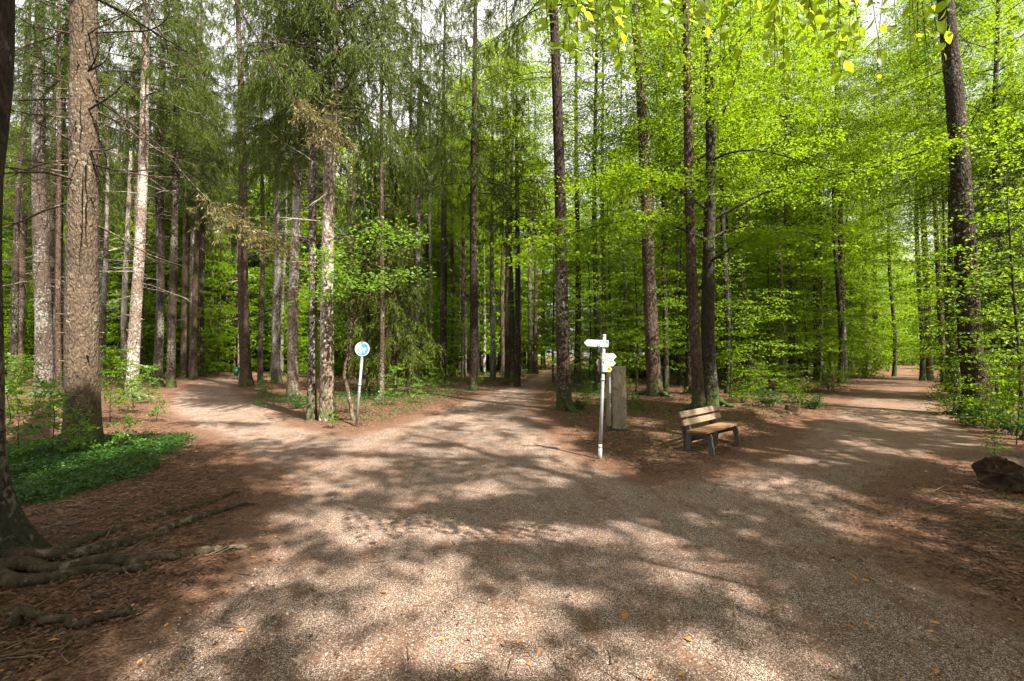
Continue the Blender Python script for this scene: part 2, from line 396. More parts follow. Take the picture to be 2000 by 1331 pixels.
def make_ground():
    ys = np.concatenate([np.linspace(-40, 0.9, 26), 1.0 * (320.0 / 1.0) ** np.linspace(0, 1, 430)])
    us = np.linspace(-1, 1, 381)
    X = us[None] * (1.32 * np.maximum(ys, 0) + 7 + np.where(ys < 0, -ys * 1.2, 0))[:, None]
    Y = np.broadcast_to(ys[:, None], X.shape)
    x, y = X.ravel(), Y.ravel()
    sd = poly_sd(x, y, PATH)
    z = floor_z(x, y, sd)
    near = np.clip(1 - np.hypot(x, y) / 25, 0, 1)
    V = np.stack([x, y, z], -1)
    r, c = X.shape
    i = np.arange(r - 1)[:, None] * c; j = np.arange(c - 1)[None]
    F = np.stack([i + j, i + j + 1, i + c + j + 1, i + c + j], -1).reshape(-1, 4)
    inside = np.clip(sd / 0.8, -2, 2)
    gr = np.full(len(x), -1.0)
    for q in GREENS[:2]: gr = np.maximum(gr, np.clip(0.5 + poly_sd(x, y, q) / 0.6, 0, 1))
    gr = np.maximum(gr, np.where(sd < -0.8, 0.12 + 0.30 * np.clip(wave(x * .5 + 9, y * .5), -1, 1), 0))
    # worn brown fines: the right-hand path and the strip before the bench
    brown = 0.62 * np.exp(-((x - 6.5) / 2.6) ** 2 - ((y - 7.5) / 3.2) ** 2) + 0.50 * np.clip((x - 7) / 4, 0, 1) + 0.38 * np.clip((y - 16) / 10, 0, 1)
    brown = brown + 0.5 * np.exp(-((x + 3.6) / 1.3) ** 2 - ((y - 7.2) / 1.6) ** 2)
    fc = sd[F].mean(1)
    for name, sel in (('path', fc > 0), ('forest_floor', fc <= 0)):
        f = F[sel]; used, inv = np.unique(f, return_inverse=True)
        me = quad_mesh(name, V[used], inv.reshape(-1, 4), M['ground'])
        for an, arr in (('inside', inside), ('green', gr), ('brown', brown)):
            a = me.attributes.new(an, 'FLOAT', 'POINT'); a.data.foreach_set('value', arr[used].astype(np.float32))
        o = link(name, me); o['kind'] = 'structure'
make_ground()

# ------------------------------------------------------------------ light plan: where canopy gaps let the sun through (ground metres)
LIT_PX = [(400, 815, .9, 1.2, 1.0), (480, 840, .8, 1.0, 1.0), (520, 815, .8, .8, .7), (800, 850, 1.2, .8, 1.0), (740, 872, .8, .6, .9), (950, 880, 1.5, .5, 1.0), (1060, 884, .8, .35, .9),
          (600, 950, .9, .5, .7), (680, 905, .8, .5, .7), (640, 1010, .6, .3, .8), (520, 1010, .5, .3, .7), (700, 1040, .5, .25, .6),
          (760, 1190, .42, .25, 1.0), (840, 1150, .35, .2, .9), (900, 1250, .42, .25, 1.0), (700, 1290, .4, .25, .9), (1090, 1160, .35, .18, 1.0), (1010, 1280, .3, .2, .7),
          (1250, 1280, .35, .22, .9), (1420, 1300, .35, .2, .8), (1180, 1330, .4, .2, .8), (1400, 1010, .5, .22, .9), (1500, 1040, .4, .16, .8), (1560, 1100, .3, .12, .8),
          (1240, 1010, .4, .2, .5), (1660, 1040, .4, .15, .6), (1590, 900, .9, .3, .9), (1500, 880, .7, .3, .6), (1750, 880, 1.0, .3, .6), (1870, 870, .9, .25, .6), (1180, 875, .5, .3, .4),
          (400, 1060, .45, .2, .7), (880, 1090, .4, .2, .5), (1300, 1130, .35, .15, .5), (1810, 1165, .3, .1, .6), (350, 800, 1.0, 1.2, .8), (560, 840, .8, .6, .8), (870, 858, 1.2, .5, .9), (650, 1210, .4, .25, .8), (960, 1190, .35, .2, .8), (820, 1230, .4, .2, .8), (1050, 1230, .3, .2, .7), (1330, 1250, .35, .2, .7), (1395, 850, .9, .5, .75), (1440, 845, .8, .5, .6), (1000, 800, 1.4, 1.6, .45), (960, 760, 2, 3, .5)]
LIT = [(*gp(a, b)[:2], sx, sy, w) for a, b, sx, sy, w in LIT_PX]
# sun that reaches the near bough and the pale trunks lands further on
SDX, SDY = -S.x / S.z, -S.y / S.z
LIT += [(-.3, 4.2, 2.2, 1.2, .27), (2.3, 6.2, 2.2, 1.5, .26), (0.5, 7.6, 2.4, 1.0, .36), (-1.0, 3.9, 1.5, .7, .42), (1.4, 4.3, 1.4, .8, .36), (0.2, 6.4, 1.6, .5, .36)]      # thinner canopy over the open junction
HARD = []
for xb in np.arange(-.1, 2.9, .3):
    for zb in (3.4, 3.7, 4.0):
        if rng.uniform() < .62: HARD.append((xb + SDX * zb + rng.normal() * .05, 2.75 + SDY * zb + rng.normal() * .06, .22, .22))
for bx_, by_, zs in ((166, 880, (2, 3, 4, 5, 6, 7, 8)), (640, 824, (1, 2, 3, 4, 5, 6, 7)), (573, 780, (2, 3, 4, 5, 6, 7, 8)), (260, 780, (2, 3.5, 5, 6.5, 8, 10)), (703, 826, (1.5, 2.5, 3.5, 4.5)), (1175, 896, (1.85, 2.2)), (1395, 868, (.5, .8))):
    g_ = gp(bx_, by_)
    for z_ in zs: HARD.append((g_[0] + SDX * z_, g_[1] + SDY * z_, .7, .7))
def hard_at(x, y):
    m = np.zeros(np.shape(x), bool)
    for cx, cy_, sx, sy in HARD: m |= ((x - cx) / sx) ** 2 + ((y - cy_) / sy) ** 2 < 1
    return m
def lit_at(x, y):
    s = np.zeros(np.shape(x))
    for cx, cy_, sx, sy, w in LIT:
        s = np.maximum(s, w * np.exp(-((x - cx) / sx) ** 2 - ((y - cy_) / sy) ** 2))
    return s
def shadow_xy(P):
    return P[..., 0] + SDX * P[..., 2], P[..., 1] + SDY * P[..., 2]

# ------------------------------------------------------------------ tree builders
def curve(p0, d0, length, k, r, droop=0.0, wob=0.08, up=0.0):
    """a wandering branch line of k points"""
    P = [np.asarray(p0, float)]; d = np.asarray(d0, float); d = d / np.linalg.norm(d)
    st = length / (k - 1)
    for i in range(k - 1):
        d = d + r.normal(size=3) * wob + np.array((0, 0, -droop + up * i / k)) * st
        d = d / np.linalg.norm(d)
        P.append(P[-1] + d * st)
    return np.array(P)

def trunk_mesh(acc, H, r0, lean=(0, 0), r=None, sides=14, rings=26, flare=0.5, bend=0.06, zmax=None, base=-0.25, ribs=5, lumps=0.035):
    """tapered trunk with root flare, gentle bends and lumps; returns its centre line function"""
    zt = H if zmax is None else min(H, zmax)
    z = np.concatenate([np.linspace(base, 1.4, max(5, rings // 3), endpoint=False), np.linspace(1.4, zt, rings - rings // 3)])
    ph = r.uniform(0, 6.28, 4)
    def centre(zz):
        zz = np.asarray(zz, float)
        b = bend * np.minimum(np.maximum(zz, 0) / 3, 1)
        return np.stack([lean[0] * zz + b * np.sin(zz * 0.33 + ph[0]), lean[1] * zz + b * np.sin(zz * 0.29 + ph[1]), zz], -1)
    def rad(zz): return r0 * (0.14 + 0.86 * np.clip(1 - np.asarray(zz, float) / H, 0, 1) ** 0.8)
    th = np.arange(sides) * 2 * math.pi / sides
    fl = flare * np.exp(-np.maximum(z, 0) / 0.42)
    lobes = 0.55 + 0.45 * np.cos(ribs * th + ph[2]) + 0.25 * np.cos(3 * th + ph[3])
    rr = rad(z)[:, None] * (1 + fl[:, None] * lobes[None] + lumps * np.sin(3 * th[None] + z[:, None] * 1.3 + ph[0]) + lumps * 0.8 * np.sin(5 * th[None] - z[:, None] * 2.9 + ph[1]))
    C = centre(z)
    V = C[:, None] + rr[..., None] * np.stack([np.cos(th), np.sin(th), 0 * th], -1)[None]
    n = len(z)
    i = np.arange(n - 1)[:, None] * sides; j = np.arange(sides)[None]; j2 = (j + 1) % sides
    acc.add(V, np.stack([i + j, i + j2, i + sides + j2, i + sides + j], -1))
    return centre, rad

def dead_branches(acc, centre, rad, z0, z1, n, r, lmax=2.4, thick=0.014, sides=4, twigs=True):
    for _ in range(n):
        z = r.uniform(z0, z1); a = r.uniform(0, 6.28)
        d = np.array((math.cos(a), math.sin(a), r.uniform(-.25, .15)))
        L = lmax * r.uniform(0.12, 1) ** 1.6
        P = curve(centre(z) + d * rad(z) * 0.7, d, L + rad(z) * .3, 6, r, droop=r.uniform(0.1, 0.45), wob=0.10, up=r.uniform(0.3, 1.6))
        t = thick * r.uniform(.7, 1.5) * (0.6 + L / lmax * .7)
        acc.tube(P, np.linspace(t, t * .3, 6), sides)
        if twigs and L > 0.8:
            for q in range(int(L * 2.5)):
                u = r.uniform(.35, 1); b = P[min(5, int(u * 5))]
                dd = norm(np.array((r.normal(), r.normal(), r.uniform(-.8, .1))) + d * .6)
                acc.tube(curve(b, dd, r.uniform(.2, .7), 4, r, .3, .15), np.linspace(t * .4, t * .15, 4), 3)

def roots(acc, r0, n, length, r, sides=6, azs=None):
    for q in range(n):
        a = azs[q] if azs is not None else r.uniform(0, 6.28)
        d = np.array((math.cos(a), math.sin(a), -0.12))
        k = 9; L = length * r.uniform(.6, 1.2)
        P = curve(np.array((math.cos(a) * r0 * .7, math.sin(a) * r0 * .7, 0.22)), d, L, k, r, 0, .12)
        u = np.linspace(0, 1, k)
        P[:, 2] = 0.20 * (1 - u) ** 3 + 0.045 - 0.10 * u ** 2
        acc.tube(P, r0 * .38 * (1 - u) ** .8 + 0.022, sides)

def spray_leaves(acc, P, r, width, leaf, twig_acc=None, step2=0.22, step3=0.2, stepl=0.055, keep=None, jit=0.5, wr=0.66, start=0.12, sides=3):
    """flat beech spray along limb line P: side shoots, twigs, two ranks of leaves"""
    seg = np.linalg.norm(np.diff(P, axis=0), axis=1); s = np.concatenate([[0], np.cumsum(seg)]); Lt = s[-1]
    n2 = max(3, int(Lt * (1 - start) / step2))
    t2 = start + (1 - start) * (np.arange(n2) + r.uniform(0, 1, n2)) / n2
    B2 = np.stack([np.interp(t2 * Lt, s, P[:, k]) for k in range(3)], -1)
    ti = np.clip(np.searchsorted(s, t2 * Lt) - 1, 0, len(seg) - 1)
    T = norm(np.diff(P, axis=0)[ti])
    side = np.where(np.arange(n2) % 2, 1.0, -1.0)[:, None]
    H = np.cross(T, np.array((0, 0, 1.0))); H = norm(H + 1e-6)
    D2 = norm(T * r.uniform(.5, 1.0, (n2, 1)) + H * side + r.normal(size=(n2, 3)) * np.array((.12, .12, .10)))
    L2 = width * np.minimum(1.0, 1.35 - t2) * r.uniform(.45, 1.1, n2) * (0.45 + 0.55 * np.sin(np.clip(t2, 0, 1) * math.pi * .8 + .4))
    if keep is not None:
        kp = keep(B2 + D2 * (L2 * .5)[:, None]); B2, D2, L2, T = B2[kp], D2[kp], L2[kp], T[kp]
        if len(B2) == 0: return
    if twig_acc is not None:
        for b, d, l in zip(B2, D2, L2):
            q = np.stack([b, b + d * l * .5 + (0, 0, .02 * l), b + d * l - (0, 0, .06 * l)])
            twig_acc.tube(q, (0.008, .005, .003), sides)
    n3 = np.maximum(2, (L2 / step3).astype(int) * 2)
    idx = np.repeat(np.arange(len(B2)), n3)
    u = r.uniform(0.08, 1.0, len(idx))
    b = B2[idx]; d = D2[idx]; l = L2[idx]
    sag = np.zeros_like(b); sag[:, 2] = -0.07 * l * u ** 2
    B3 = b + d * (l * u)[:, None] + sag
    sd3 = np.where(r.uniform(size=len(idx)) < .5, 1.0, -1.0)[:, None]
    H3 = norm(np.cross(d, np.array((0, 0, 1.0))) + 1e-6)
    D3 = norm(d * .8 + H3 * sd3 + r.normal(size=b.shape) * np.array((.2, .2, .14)))
    L3 = np.maximum(.08, np.minimum(.42, l * .42) * (1.15 - u) * r.uniform(.6, 1.3, len(idx)))
    nl = np.maximum(2, (L3 / stepl).astype(int) + 1)
    j = np.repeat(np.arange(len(B3)), nl)
    w = r.uniform(0, 1, len(j))
    sl = np.where(r.uniform(size=len(j)) < .5, 1.0, -1.0)[:, None]
    d3 = D3[j]; H4 = norm(np.cross(d3, np.array((0, 0, 1.0))) + 1e-6)
    C = B3[j] + d3 * (L3[j] * w)[:, None] + r.normal(size=(len(j), 3)) * .012
    D = norm(d3 * .75 + H4 * sl * .8 + r.normal(size=d3.shape) * .25 - np.array((0, 0, .18)))
    N = norm(np.array((0, 0, 1.0)) + r.normal(size=d3.shape) * jit)
    if keep is not None:
        kp = keep(C); C, D, N, j = C[kp], D[kp], N[kp], j[kp]
    sc = r.uniform(.65, 1.2, len(j))
    acc.leaves(C, D, N, leaf * sc, leaf * wr * sc)

def beech_parts(seed, H, r0, z0, n_limbs, limb, leaf, lean=(0, 0), keep=None, step2=0.22, step3=0.2, stepl=0.055, width=1.0, flare=.35, twigs=True, limb_r=.3, sides=12, bend=.12, z1=0.97, shape=1.0):
    r = np.random.default_rng(seed)
    ta, la = Acc(), Acc()
    centre, rad = trunk_mesh(ta, H, r0, lean, r, sides=sides, rings=26, flare=flare, bend=bend, lumps=.03)
    for i in range(n_limbs):
        u = (i + r.uniform(0, 1)) / n_limbs
        z = z0 + (H * z1 - z0) * u
        a = i * 2.399 + r.uniform(-.5, .5)
        el = r.uniform(.15, .5) + .5 * u
        L = limb * r.uniform(.6, 1.1) * (1 - .62 * u ** 1.5 * shape)
        d = np.array((math.cos(a) * math.cos(el), math.sin(a) * math.cos(el), math.sin(el)))
        P = curve(centre(z), d, L, 9, r, droop=.17 + .10 * (1 - u), wob=.10)
        rb = max(.008, float(rad(z)) * limb_r * r.uniform(.6, 1.1))
        ta.tube(P, np.linspace(rb, .006, 9), 5)
        spray_leaves(la, P, r, width * (.6 + .4 * L / limb), leaf, ta if twigs else None, step2, step3, stepl, keep)
    return ta, la

def crown_clumps(la, H, z0, R0, n, per, leaf, r, lean=(0, 0), keep=None, cr=(.4, .9), gap=.15, top=.97):
    """flat overlapping leaf layers through the crown's volume, with gaps between them"""
    u = r.uniform(0, 1, n * 3)
    z = z0 + (H * top - z0) * u
    prof = np.sin(np.clip(.30 + u * .70, 0, 1) * math.pi) ** .75 * .95 + .05
    rr = R0 * prof * r.uniform(0, 1, n * 3) ** .55
    a = r.uniform(0, 6.28, n * 3)
    C = np.stack([np.cos(a) * rr, np.sin(a) * rr, z - .10 * rr], -1)
    k = r.normal(size=(6, 3)) * np.array((.9, .9, 1.5)); p = r.uniform(0, 6.28, 6)
    f = np.sin(C @ k.T + p).sum(1)
    C = C[f > np.quantile(f, .48)][:n]
    n = len(C); rad = r.uniform(*cr, n)
    C[:, 0] += lean[0] * C[:, 2]; C[:, 1] += lean[1] * C[:, 2]
    o = norm(C * (1, 1, 0) + 1e-6)
    nr = norm(np.array((0, 0, 1.0)) + o * r.uniform(-.05, .35, (n, 1)) + r.normal(size=(n, 3)) * .10)
    e1 = norm(np.cross(nr, r.normal(size=(n, 3)))); e2 = np.cross(nr, e1)
    th = r.uniform(0, 6.28, (n, per)); q = rad[:, None] * r.uniform(0, 1, (n, per)) ** .6 * (1 + .35 * np.sin(3 * th + r.uniform(0, 6, (n, 1))))
    P = C[:, None] + (np.cos(th) * q * 1.25)[..., None] * e1[:, None] + (np.sin(th) * q * .8)[..., None] * e2[:, None]
    P = P + r.normal(size=P.shape) * np.array((.02, .02, .03)); P[..., 2] -= .12 * q ** 2
    D = np.cos(th)[..., None] * e1[:, None] + np.sin(th)[..., None] * e2[:, None] + r.normal(size=P.shape) * .5 - np.array((0, 0, .25))
    N = nr[:, None] + r.normal(size=P.shape) * .36
    P, D, N = P.reshape(-1, 3), D.reshape(-1, 3), N.reshape(-1, 3)
    if keep is not None:
        kp = keep(P); P, D, N = P[kp], D[kp], N[kp]
    sc = r.uniform(.6, 1.2, len(P))
    la.leaves(P, D, N, leaf * sc, leaf * .66 * sc)

def limb_clumps(la, Q, r, leaf, per_pt, per=60, spread=.75):
    """flat leaf layers carried by one limb"""
    n = len(Q) * per_pt
    C = np.repeat(Q, per_pt, 0) + r.normal(size=(n, 3)) * np.array((spread, spread, .16)) - (0, 0, .05)
    rad = r.uniform(.3, .7, n)
    th = r.uniform(0, 6.28, (n, per)); q = rad[:, None] * r.uniform(0, 1, (n, per)) ** .6 * (1 + .35 * np.sin(3 * th + r.uniform(0, 6, (n, 1))))
    P = C[:, None] + np.stack([np.cos(th) * q, np.sin(th) * q, -.25 * q ** 2], -1) + r.normal(size=(n, per, 3)) * .03
    D = np.stack([np.cos(th), np.sin(th), 0 * th - .25], -1) + r.normal(size=P.shape) * .5
    N = np.array((0, 0, 1.0)) + r.normal(size=P.shape) * .42
    P, D, N = P.reshape(-1, 3), D.reshape(-1, 3), N.reshape(-1, 3)
    sc = r.uniform(.6, 1.2, len(P))
    la.leaves(P, D, N, leaf * sc, leaf * .66 * sc)

def spruce_crown(seed, z0, H, rmax, nb, leaf=.2, droop=.5, ntw=30, dens=1.0):
    """whorls of sagging branches with curtains of hanging shoots"""
    r = np.random.default_rng(seed)
    la = Acc(); ba = Acc()
    for i in range(nb):
        u = (i + r.uniform()) / nb
        z = z0 + (H - z0) * u ** 1.1
        a = i * 2.399 + r.uniform(-.4, .4)
        L = (rmax * (1 - .9 * u ** 1.1) + .25) * r.uniform(.65, 1.12)
        d = np.array((math.cos(a), math.sin(a), .12 + .5 * u))
        P = curve((0, 0, z), d, L, 8, r, droop=droop * (1 - .5 * u) / max(L, 1) * 1.6, wob=.06, up=.25)
        ba.tube(P, np.linspace(.035 * (1 - .7 * u), .006, 8), 4)
        n = max(8, int(ntw * L / rmax * dens))
        t = r.uniform(.12, 1.0, n) ** .8
        s = np.linspace(0, 1, 8)
        B = np.stack([np.interp(t, s, P[:, k]) for k in range(3)], -1)
        out = norm(np.array((math.cos(a), math.sin(a), 0)))
        sd = np.cross(out, (0, 0, 1.0))
        side = r.normal(size=(n, 1))
        Dt = norm(out * r.uniform(.1, .9, (n, 1)) + sd * side * .9 + np.array((0, 0, -1.0)) * r.uniform(.4, 1.9, (n, 1)))
        Lt = r.uniform(.25, .8, n) * (1.1 - .5 * u)
        m = 22
        w = (np.arange(m)[None] + r.uniform(0, 1, (n, m))) / m
        bend = np.zeros((n, m, 3)); bend[..., 2] = -.35 * w ** 2 * Lt[:, None]
        C = B[:, None] + Dt[:, None] * (w * Lt[:, None])[..., None] + bend
        Ds = norm(Dt[:, None] * .7 + r.normal(size=(n, m, 3)) * .5 + np.array((0, 0, -.55)))
        Ns = r.normal(size=(n, m, 3))
        C, Ds, Ns = C.reshape(-1, 3), Ds.reshape(-1, 3), Ns.reshape(-1, 3)
        sc = r.uniform(.6, 1.25, len(C))
        la.leaves(C, Ds, Ns, leaf * sc, leaf * .17 * sc, .1)
    return la, ba

# ------------------------------------------------------------------ shared crown meshes
SPRUCE = []
for k, (z0, H, rm, nb) in enumerate(((8.6, 26, 3.6, 190), (13.0, 27, 3.0, 110), (12.0, 29, 3.4, 115), (13.5, 28, 3.2, 105))):
    la, ba = spruce_crown(100 + k, z0, H, rm, nb, .145, .5, 40)
    SPRUCE.append((la.mesh('spruce_crown', M['spruce_needle'], False), ba.mesh('spruce_limbs', M['bark_dark']), H, z0))

# ------------------------------------------------------------------ the spruces one can tell apart: (base x, base y, width px, top (x, y), bark, crown, label)
SPR = 'spruces'
ROWS = [
 (35, 742, 25, (38, 300), 'bark_brown', 1, 'dark brown spruce trunk behind the lichen spotted trunk at the far left'),
 (88, 775, 35, (72, 0), 'bark_lichen', 2, 'spruce trunk mottled with grey lichen, left neighbour of the thick tan trunk'),
 (166, 878, 66, (166, 0), 'bark_tan', 0, 'thickest tan spruce with knots and long bare drooping branches on the left'),
 (118, 778, 12, (112, 300), 'bark_brown', 3, 'slim brown stem close beside the thick tan trunk foot'),
 (196, 735, 16, (187, 200), 'bark_dark', 1, 'dark trunk half hidden behind the thick tan spruce'),
 (207, 725, 10, (212, 200), 'bark_brown', 0, 'thin reddish trunk just past the thick tan spruce'),
 (229, 730, 14, (238, 0), 'bark_lichen', 2, 'slim lichen covered trunk between the thick tan spruce and the pale one'),
 (260, 780, 24, (294, 0), 'bark_pale', 2, 'pale sunlit spruce leaning right, left of the narrow path'),
 (289, 732, 12, (285, 250), 'bark_brown', 3, 'brown trunk directly behind the pale leaning spruce'),
 (311, 757, 15, (318, 190), 'bark_dark', 0, 'mossy footed dark trunk at the left edge of the narrow path'),
 (326, 728, 9, (327, 300), 'bark_dark', 1, 'thin dark trunk second along the left edge of the narrow path'),
 (341, 730, 13, (339, 200), 'bark_brown', 3, 'reddish trunk third along the left edge of the narrow path'),
 (361, 740, 14, (366, 130), 'bark_brown', 1, 'straight brown trunk with mossy roots at the bend of the narrow path'),
 (379, 742, 13, (392, 250), 'bark_brown', 2, 'brown trunk leaning slightly right at the bend of the narrow path'),
 (396, 737, 9, (398, 200), 'bark_dark', 0, 'thin dark trunk where the narrow path disappears'),
 (428, 727, 11, (432, 200), 'bark_brown', 3, 'lone brown trunk straight beyond the end of the narrow path'),
 (452, 720, 8, (455, 250), 'bark_brown', 1, 'thin brown trunk just behind the green litter bin'),
 (482, 756, 22, (470, 60), 'bark_brown', 0, 'stout brown spruce right of the green litter bin with moss at its foot'),
 (495, 722, 10, (498, 250), 'bark_brown', 1, 'slim trunk behind the stout spruce by the green bin'),
 (512, 722, 9, (512, 250), 'bark_brown', 2, 'slim grey brown trunk between the bin spruce and the speckled trunk'),
 (540, 752, 17, (546, 0), 'bark_lichen', 3, 'grey speckled spruce trunk behind the mossy rooted pale one'),
 (556, 726, 8, (556, 300), 'bark_brown', 0, 'thin reddish trunk between the speckled and the pale mossy rooted spruce'),
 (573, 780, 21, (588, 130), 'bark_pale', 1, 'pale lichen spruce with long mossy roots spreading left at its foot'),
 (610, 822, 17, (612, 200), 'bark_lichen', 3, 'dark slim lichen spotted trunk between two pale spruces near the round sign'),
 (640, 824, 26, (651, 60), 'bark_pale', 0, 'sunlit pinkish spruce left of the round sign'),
 (746, 786, 9, (746, 330), 'bark_brown', 2, 'thin bare trunk right of the round sign'),
 (840, 738, 8, (841, 380), 'bark_pale', 1, 'slender whitish trunk in the middle of the wood beyond the round sign'),
 (862, 726, 7, (862, 380), 'bark_brown', 3, 'slender brown trunk next to the whitish one in mid wood'),
 (905, 737, 8, (903, 330), 'bark_brown', 2, 'slender brown trunk at left of the middle path bend'),
 (885, 735, 9, (882, 330), 'bark_brown', 0, 'brown trunk with straight stem well left of the middle path'),
 (963, 742, 10, (961, 300), 'bark_lichen', 1, 'grey trunk at the left edge of the middle path, first of the row'),
 (993, 742, 13, (990, 280), 'bark_brown', 2, 'brown trunk at the left edge of the middle path, stoutest of the row'),
 (1013, 735, 9, (1016, 300), 'bark_beech', None, 'mossy greenish trunk beside the middle path'),
 (1036, 730, 9, (1034, 300), 'bark_lichen', 0, 'greyish trunk of a close pair where the middle path narrows'),
 (1046, 730, 9, (1045, 300), 'bark_brown', 3, 'brown trunk of a close pair where the middle path narrows'),
 (1061, 722, 9, (1060, 300), 'bark_brown', 1, 'brown trunk at the vanishing end of the middle path'),
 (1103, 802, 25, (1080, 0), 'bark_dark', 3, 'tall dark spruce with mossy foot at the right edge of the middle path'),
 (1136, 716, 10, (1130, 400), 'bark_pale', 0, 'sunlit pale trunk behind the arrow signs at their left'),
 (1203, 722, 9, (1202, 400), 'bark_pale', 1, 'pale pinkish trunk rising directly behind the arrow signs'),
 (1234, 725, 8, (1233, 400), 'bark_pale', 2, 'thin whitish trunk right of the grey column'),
 (1279, 778, 27, (1246, 100), 'bark_brown', 1, 'big brown spruce between the grey column and the bench, set back'),
 (1313, 728, 14, (1300, 300), 'bark_brown', 2, 'brown trunk far behind the bench between two big trunks'),
 (1326, 752, 9, (1322, 300), 'bark_lichen', 0, 'slim grey trunk far behind the bench'),
 (1345, 772, 15, (1341, 200), 'bark_dark', None, 'dark stem hidden behind the bench trunk'),
 (1363, 812, 21, (1335, 60), 'bark_brown', 2, 'straight reddish brown spruce right behind the bench'),
 (1460, 748, 19, (1432, 100), 'bark_brown', 0, 'brown spruce beyond the bench on its right'),
 (1528, 752, 14, (1511, 150), 'bark_tan', 3, 'slim tan trunk above the bushes left of the broad path'),
 (1648, 748, 13, (1640, 300), 'bark_brown', 1, 'lone brown trunk at the left verge of the broad path'),
 (1711, 724, 11, (1706, 350), 'bark_dark', 2, 'dark trunk far down the left verge of the broad path'),
 (1813, 743, 16, (1798, 300), 'bark_brown', 3, 'brown trunk first along the right verge of the broad path past the big tree'),
 (1842, 757, 12, (1822, 280), 'bark_brown', 0, 'thinner leaning trunk beside the big tree on the right verge'),
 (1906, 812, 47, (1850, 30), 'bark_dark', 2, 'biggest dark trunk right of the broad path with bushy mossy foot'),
 (2012, 862, 26, (1998, 560), 'bark_dark', None, 'dark broken off stem cut by the right edge of the picture'),
]
def seed_bare(bx): return bx in (88, 166)
def tree_at(bx, by, w, top, bark_, crown, label, group=SPR, name='spruce_tree', dmax=62, sides=None):
    g0 = gp(bx, by)
    d = min(g0[1], dmax)
    if crown == 0 and d > 20: crown = 1 + int(bx) % 3
    if bx in (573, 610, 640): crown = 0
    base = np.array(((bx - 1000) / FPX * d, d, 0.0))
    base[2] = fz(base[0], base[1])
    tp = pt(*top, d)
    lean = ((tp[0] - base[0]) / max(tp[2], 1), 0.0)
    seed = int(bx * 7 + by)
    r = np.random.default_rng(seed)
    lean = (lean[0], r.normal() * .008)
    r0 = w / 2 * d / FPX * 1.08 * math.cos(math.atan((bx - 1000) / FPX)) ** .9
    near = d < 24
    H = SPRUCE[crown][2] if crown is not None else (3.0 if bx == 2012 else 17)
    bare = (bx > 1110 and d < 26) or seed_bare(bx) or (830 < bx < 1080) or (bx < 560 and d > 28 and int(bx) % 3 == 0)
    e = thing(name, label, 'tree', base, 0, group)
    acc = Acc()
    c, rad = trunk_mesh(acc, H, r0, lean, r, sides=28 if d < 11 else (16 if near else 9), rings=90 if d < 11 else (44 if near else 18), flare=.45 if near else .5, bend=min(.05, r0 * .4), lumps=.03)
    if crown is not None:
        sc = 1.0
        nbr = 80 if d < 11 else (75 if near else 42)
        dead_branches(acc, c, rad, 4.2 if near else 4.0, SPRUCE[crown][3] + 3, nbr, r, 2.6 if d < 11 else 2.0, .015 if d < 11 else .011, 4 if near else 3, d < 40)
        if near:     # broken stubs
            for _ in range(26):
                z = r.uniform(1.2, 8); a = r.uniform(0, 6.28); dd = np.array((math.cos(a), math.sin(a), r.uniform(-.2, .3)))
                acc.tube(curve(c(z) + dd * rad(z) * .8, dd, rad(z) * .25 + r.uniform(.03, .15), 3, r, .2), (.022, .017, .008), 5)
    if near and bx not in (640, 610): roots(acc, r0, 5, r0 * 4.0, r)
    acc.build('trunk', M[bark_], e)
    if crown is not None and not bare:
        la, ba = SPRUCE[crown][:2]
        cm = link('crown', la, e); lm = link('limbs', ba, cm)
        # the crown follows the leaning stem
        if bx in (640, 610, 573): cm.scale = (.75, .75, 1)
        cm.rotation_euler = (-lean[1], lean[0], 0)
    return e, c, rad, base, d
from mathutils import Matrix

for row in ROWS:
    tree_at(*row)

# long drooping branches of the thick tan spruce on the left (children of that tree's trunk are one piece with it)
def world_branch(acc, pts, r0, r1, sides=5):
    P = np.array([pt(*q) for q in pts]); k = 24
    s = np.linspace(0, 1, len(P)); u = np.linspace(0, 1, k)
    # smooth through the points
    Q = np.stack([np.interp(u, s, P[:, i]) for i in range(3)], -1)
    for _ in range(4): Q[1:-1] = (Q[:-2] + Q[1:-1] * 2 + Q[2:]) / 4
    acc.tube(Q, np.linspace(r0, r1, k), sides); return Q
big = [o for o in bpy.data.objects if o.get('label', '').startswith('thickest tan')][0]
r = np.random.default_rng(55)
ba, dn = Acc(), Acc()
lines = [[(180, 190, 8.9), (250, 235, 9.0), (320, 290, 9.2), (360, 345, 9.3), (410, 395, 9.5), (470, 440, 9.6), (540, 470, 9.8)],
         [(150, -220, 8.9), (255, -60, 8.6), (285, 20, 8.5), (330, 90, 8.5), (400, 150, 8.6), (480, 200, 8.8)],
         [(200, -400, 9), (400, -150, 8.5), (453, 0, 8.2), (507, 78, 8.2), (555, 176, 8.3), (600, 225, 8.4), (650, 258, 8.5)],
         [(178, 65, 8.9), (240, 62, 8.7), (300, 60, 8.6), (330, 35, 8.5), (335, -10, 8.5)],
         [(172, 215, 8.8), (215, 190, 8.6), (240, 165, 8.5), (258, 148, 8.5)],
         [(185, 235, 8.9), (240, 260, 8.9), (300, 278, 9.0), (330, 282, 9.0)],
         [(178, 320, 8.9), (230, 335, 8.8), (290, 333, 8.8), (325, 322, 8.8)],
         [(172, 140, 8.7), (185, 120, 8.6), (198, 78, 8.5)], [(175, 138, 8.7), (205, 122, 8.6), (222, 80, 8.5)],
         [(176, 295, 8.8), (205, 295, 8.6), (230, 286, 8.5)]]
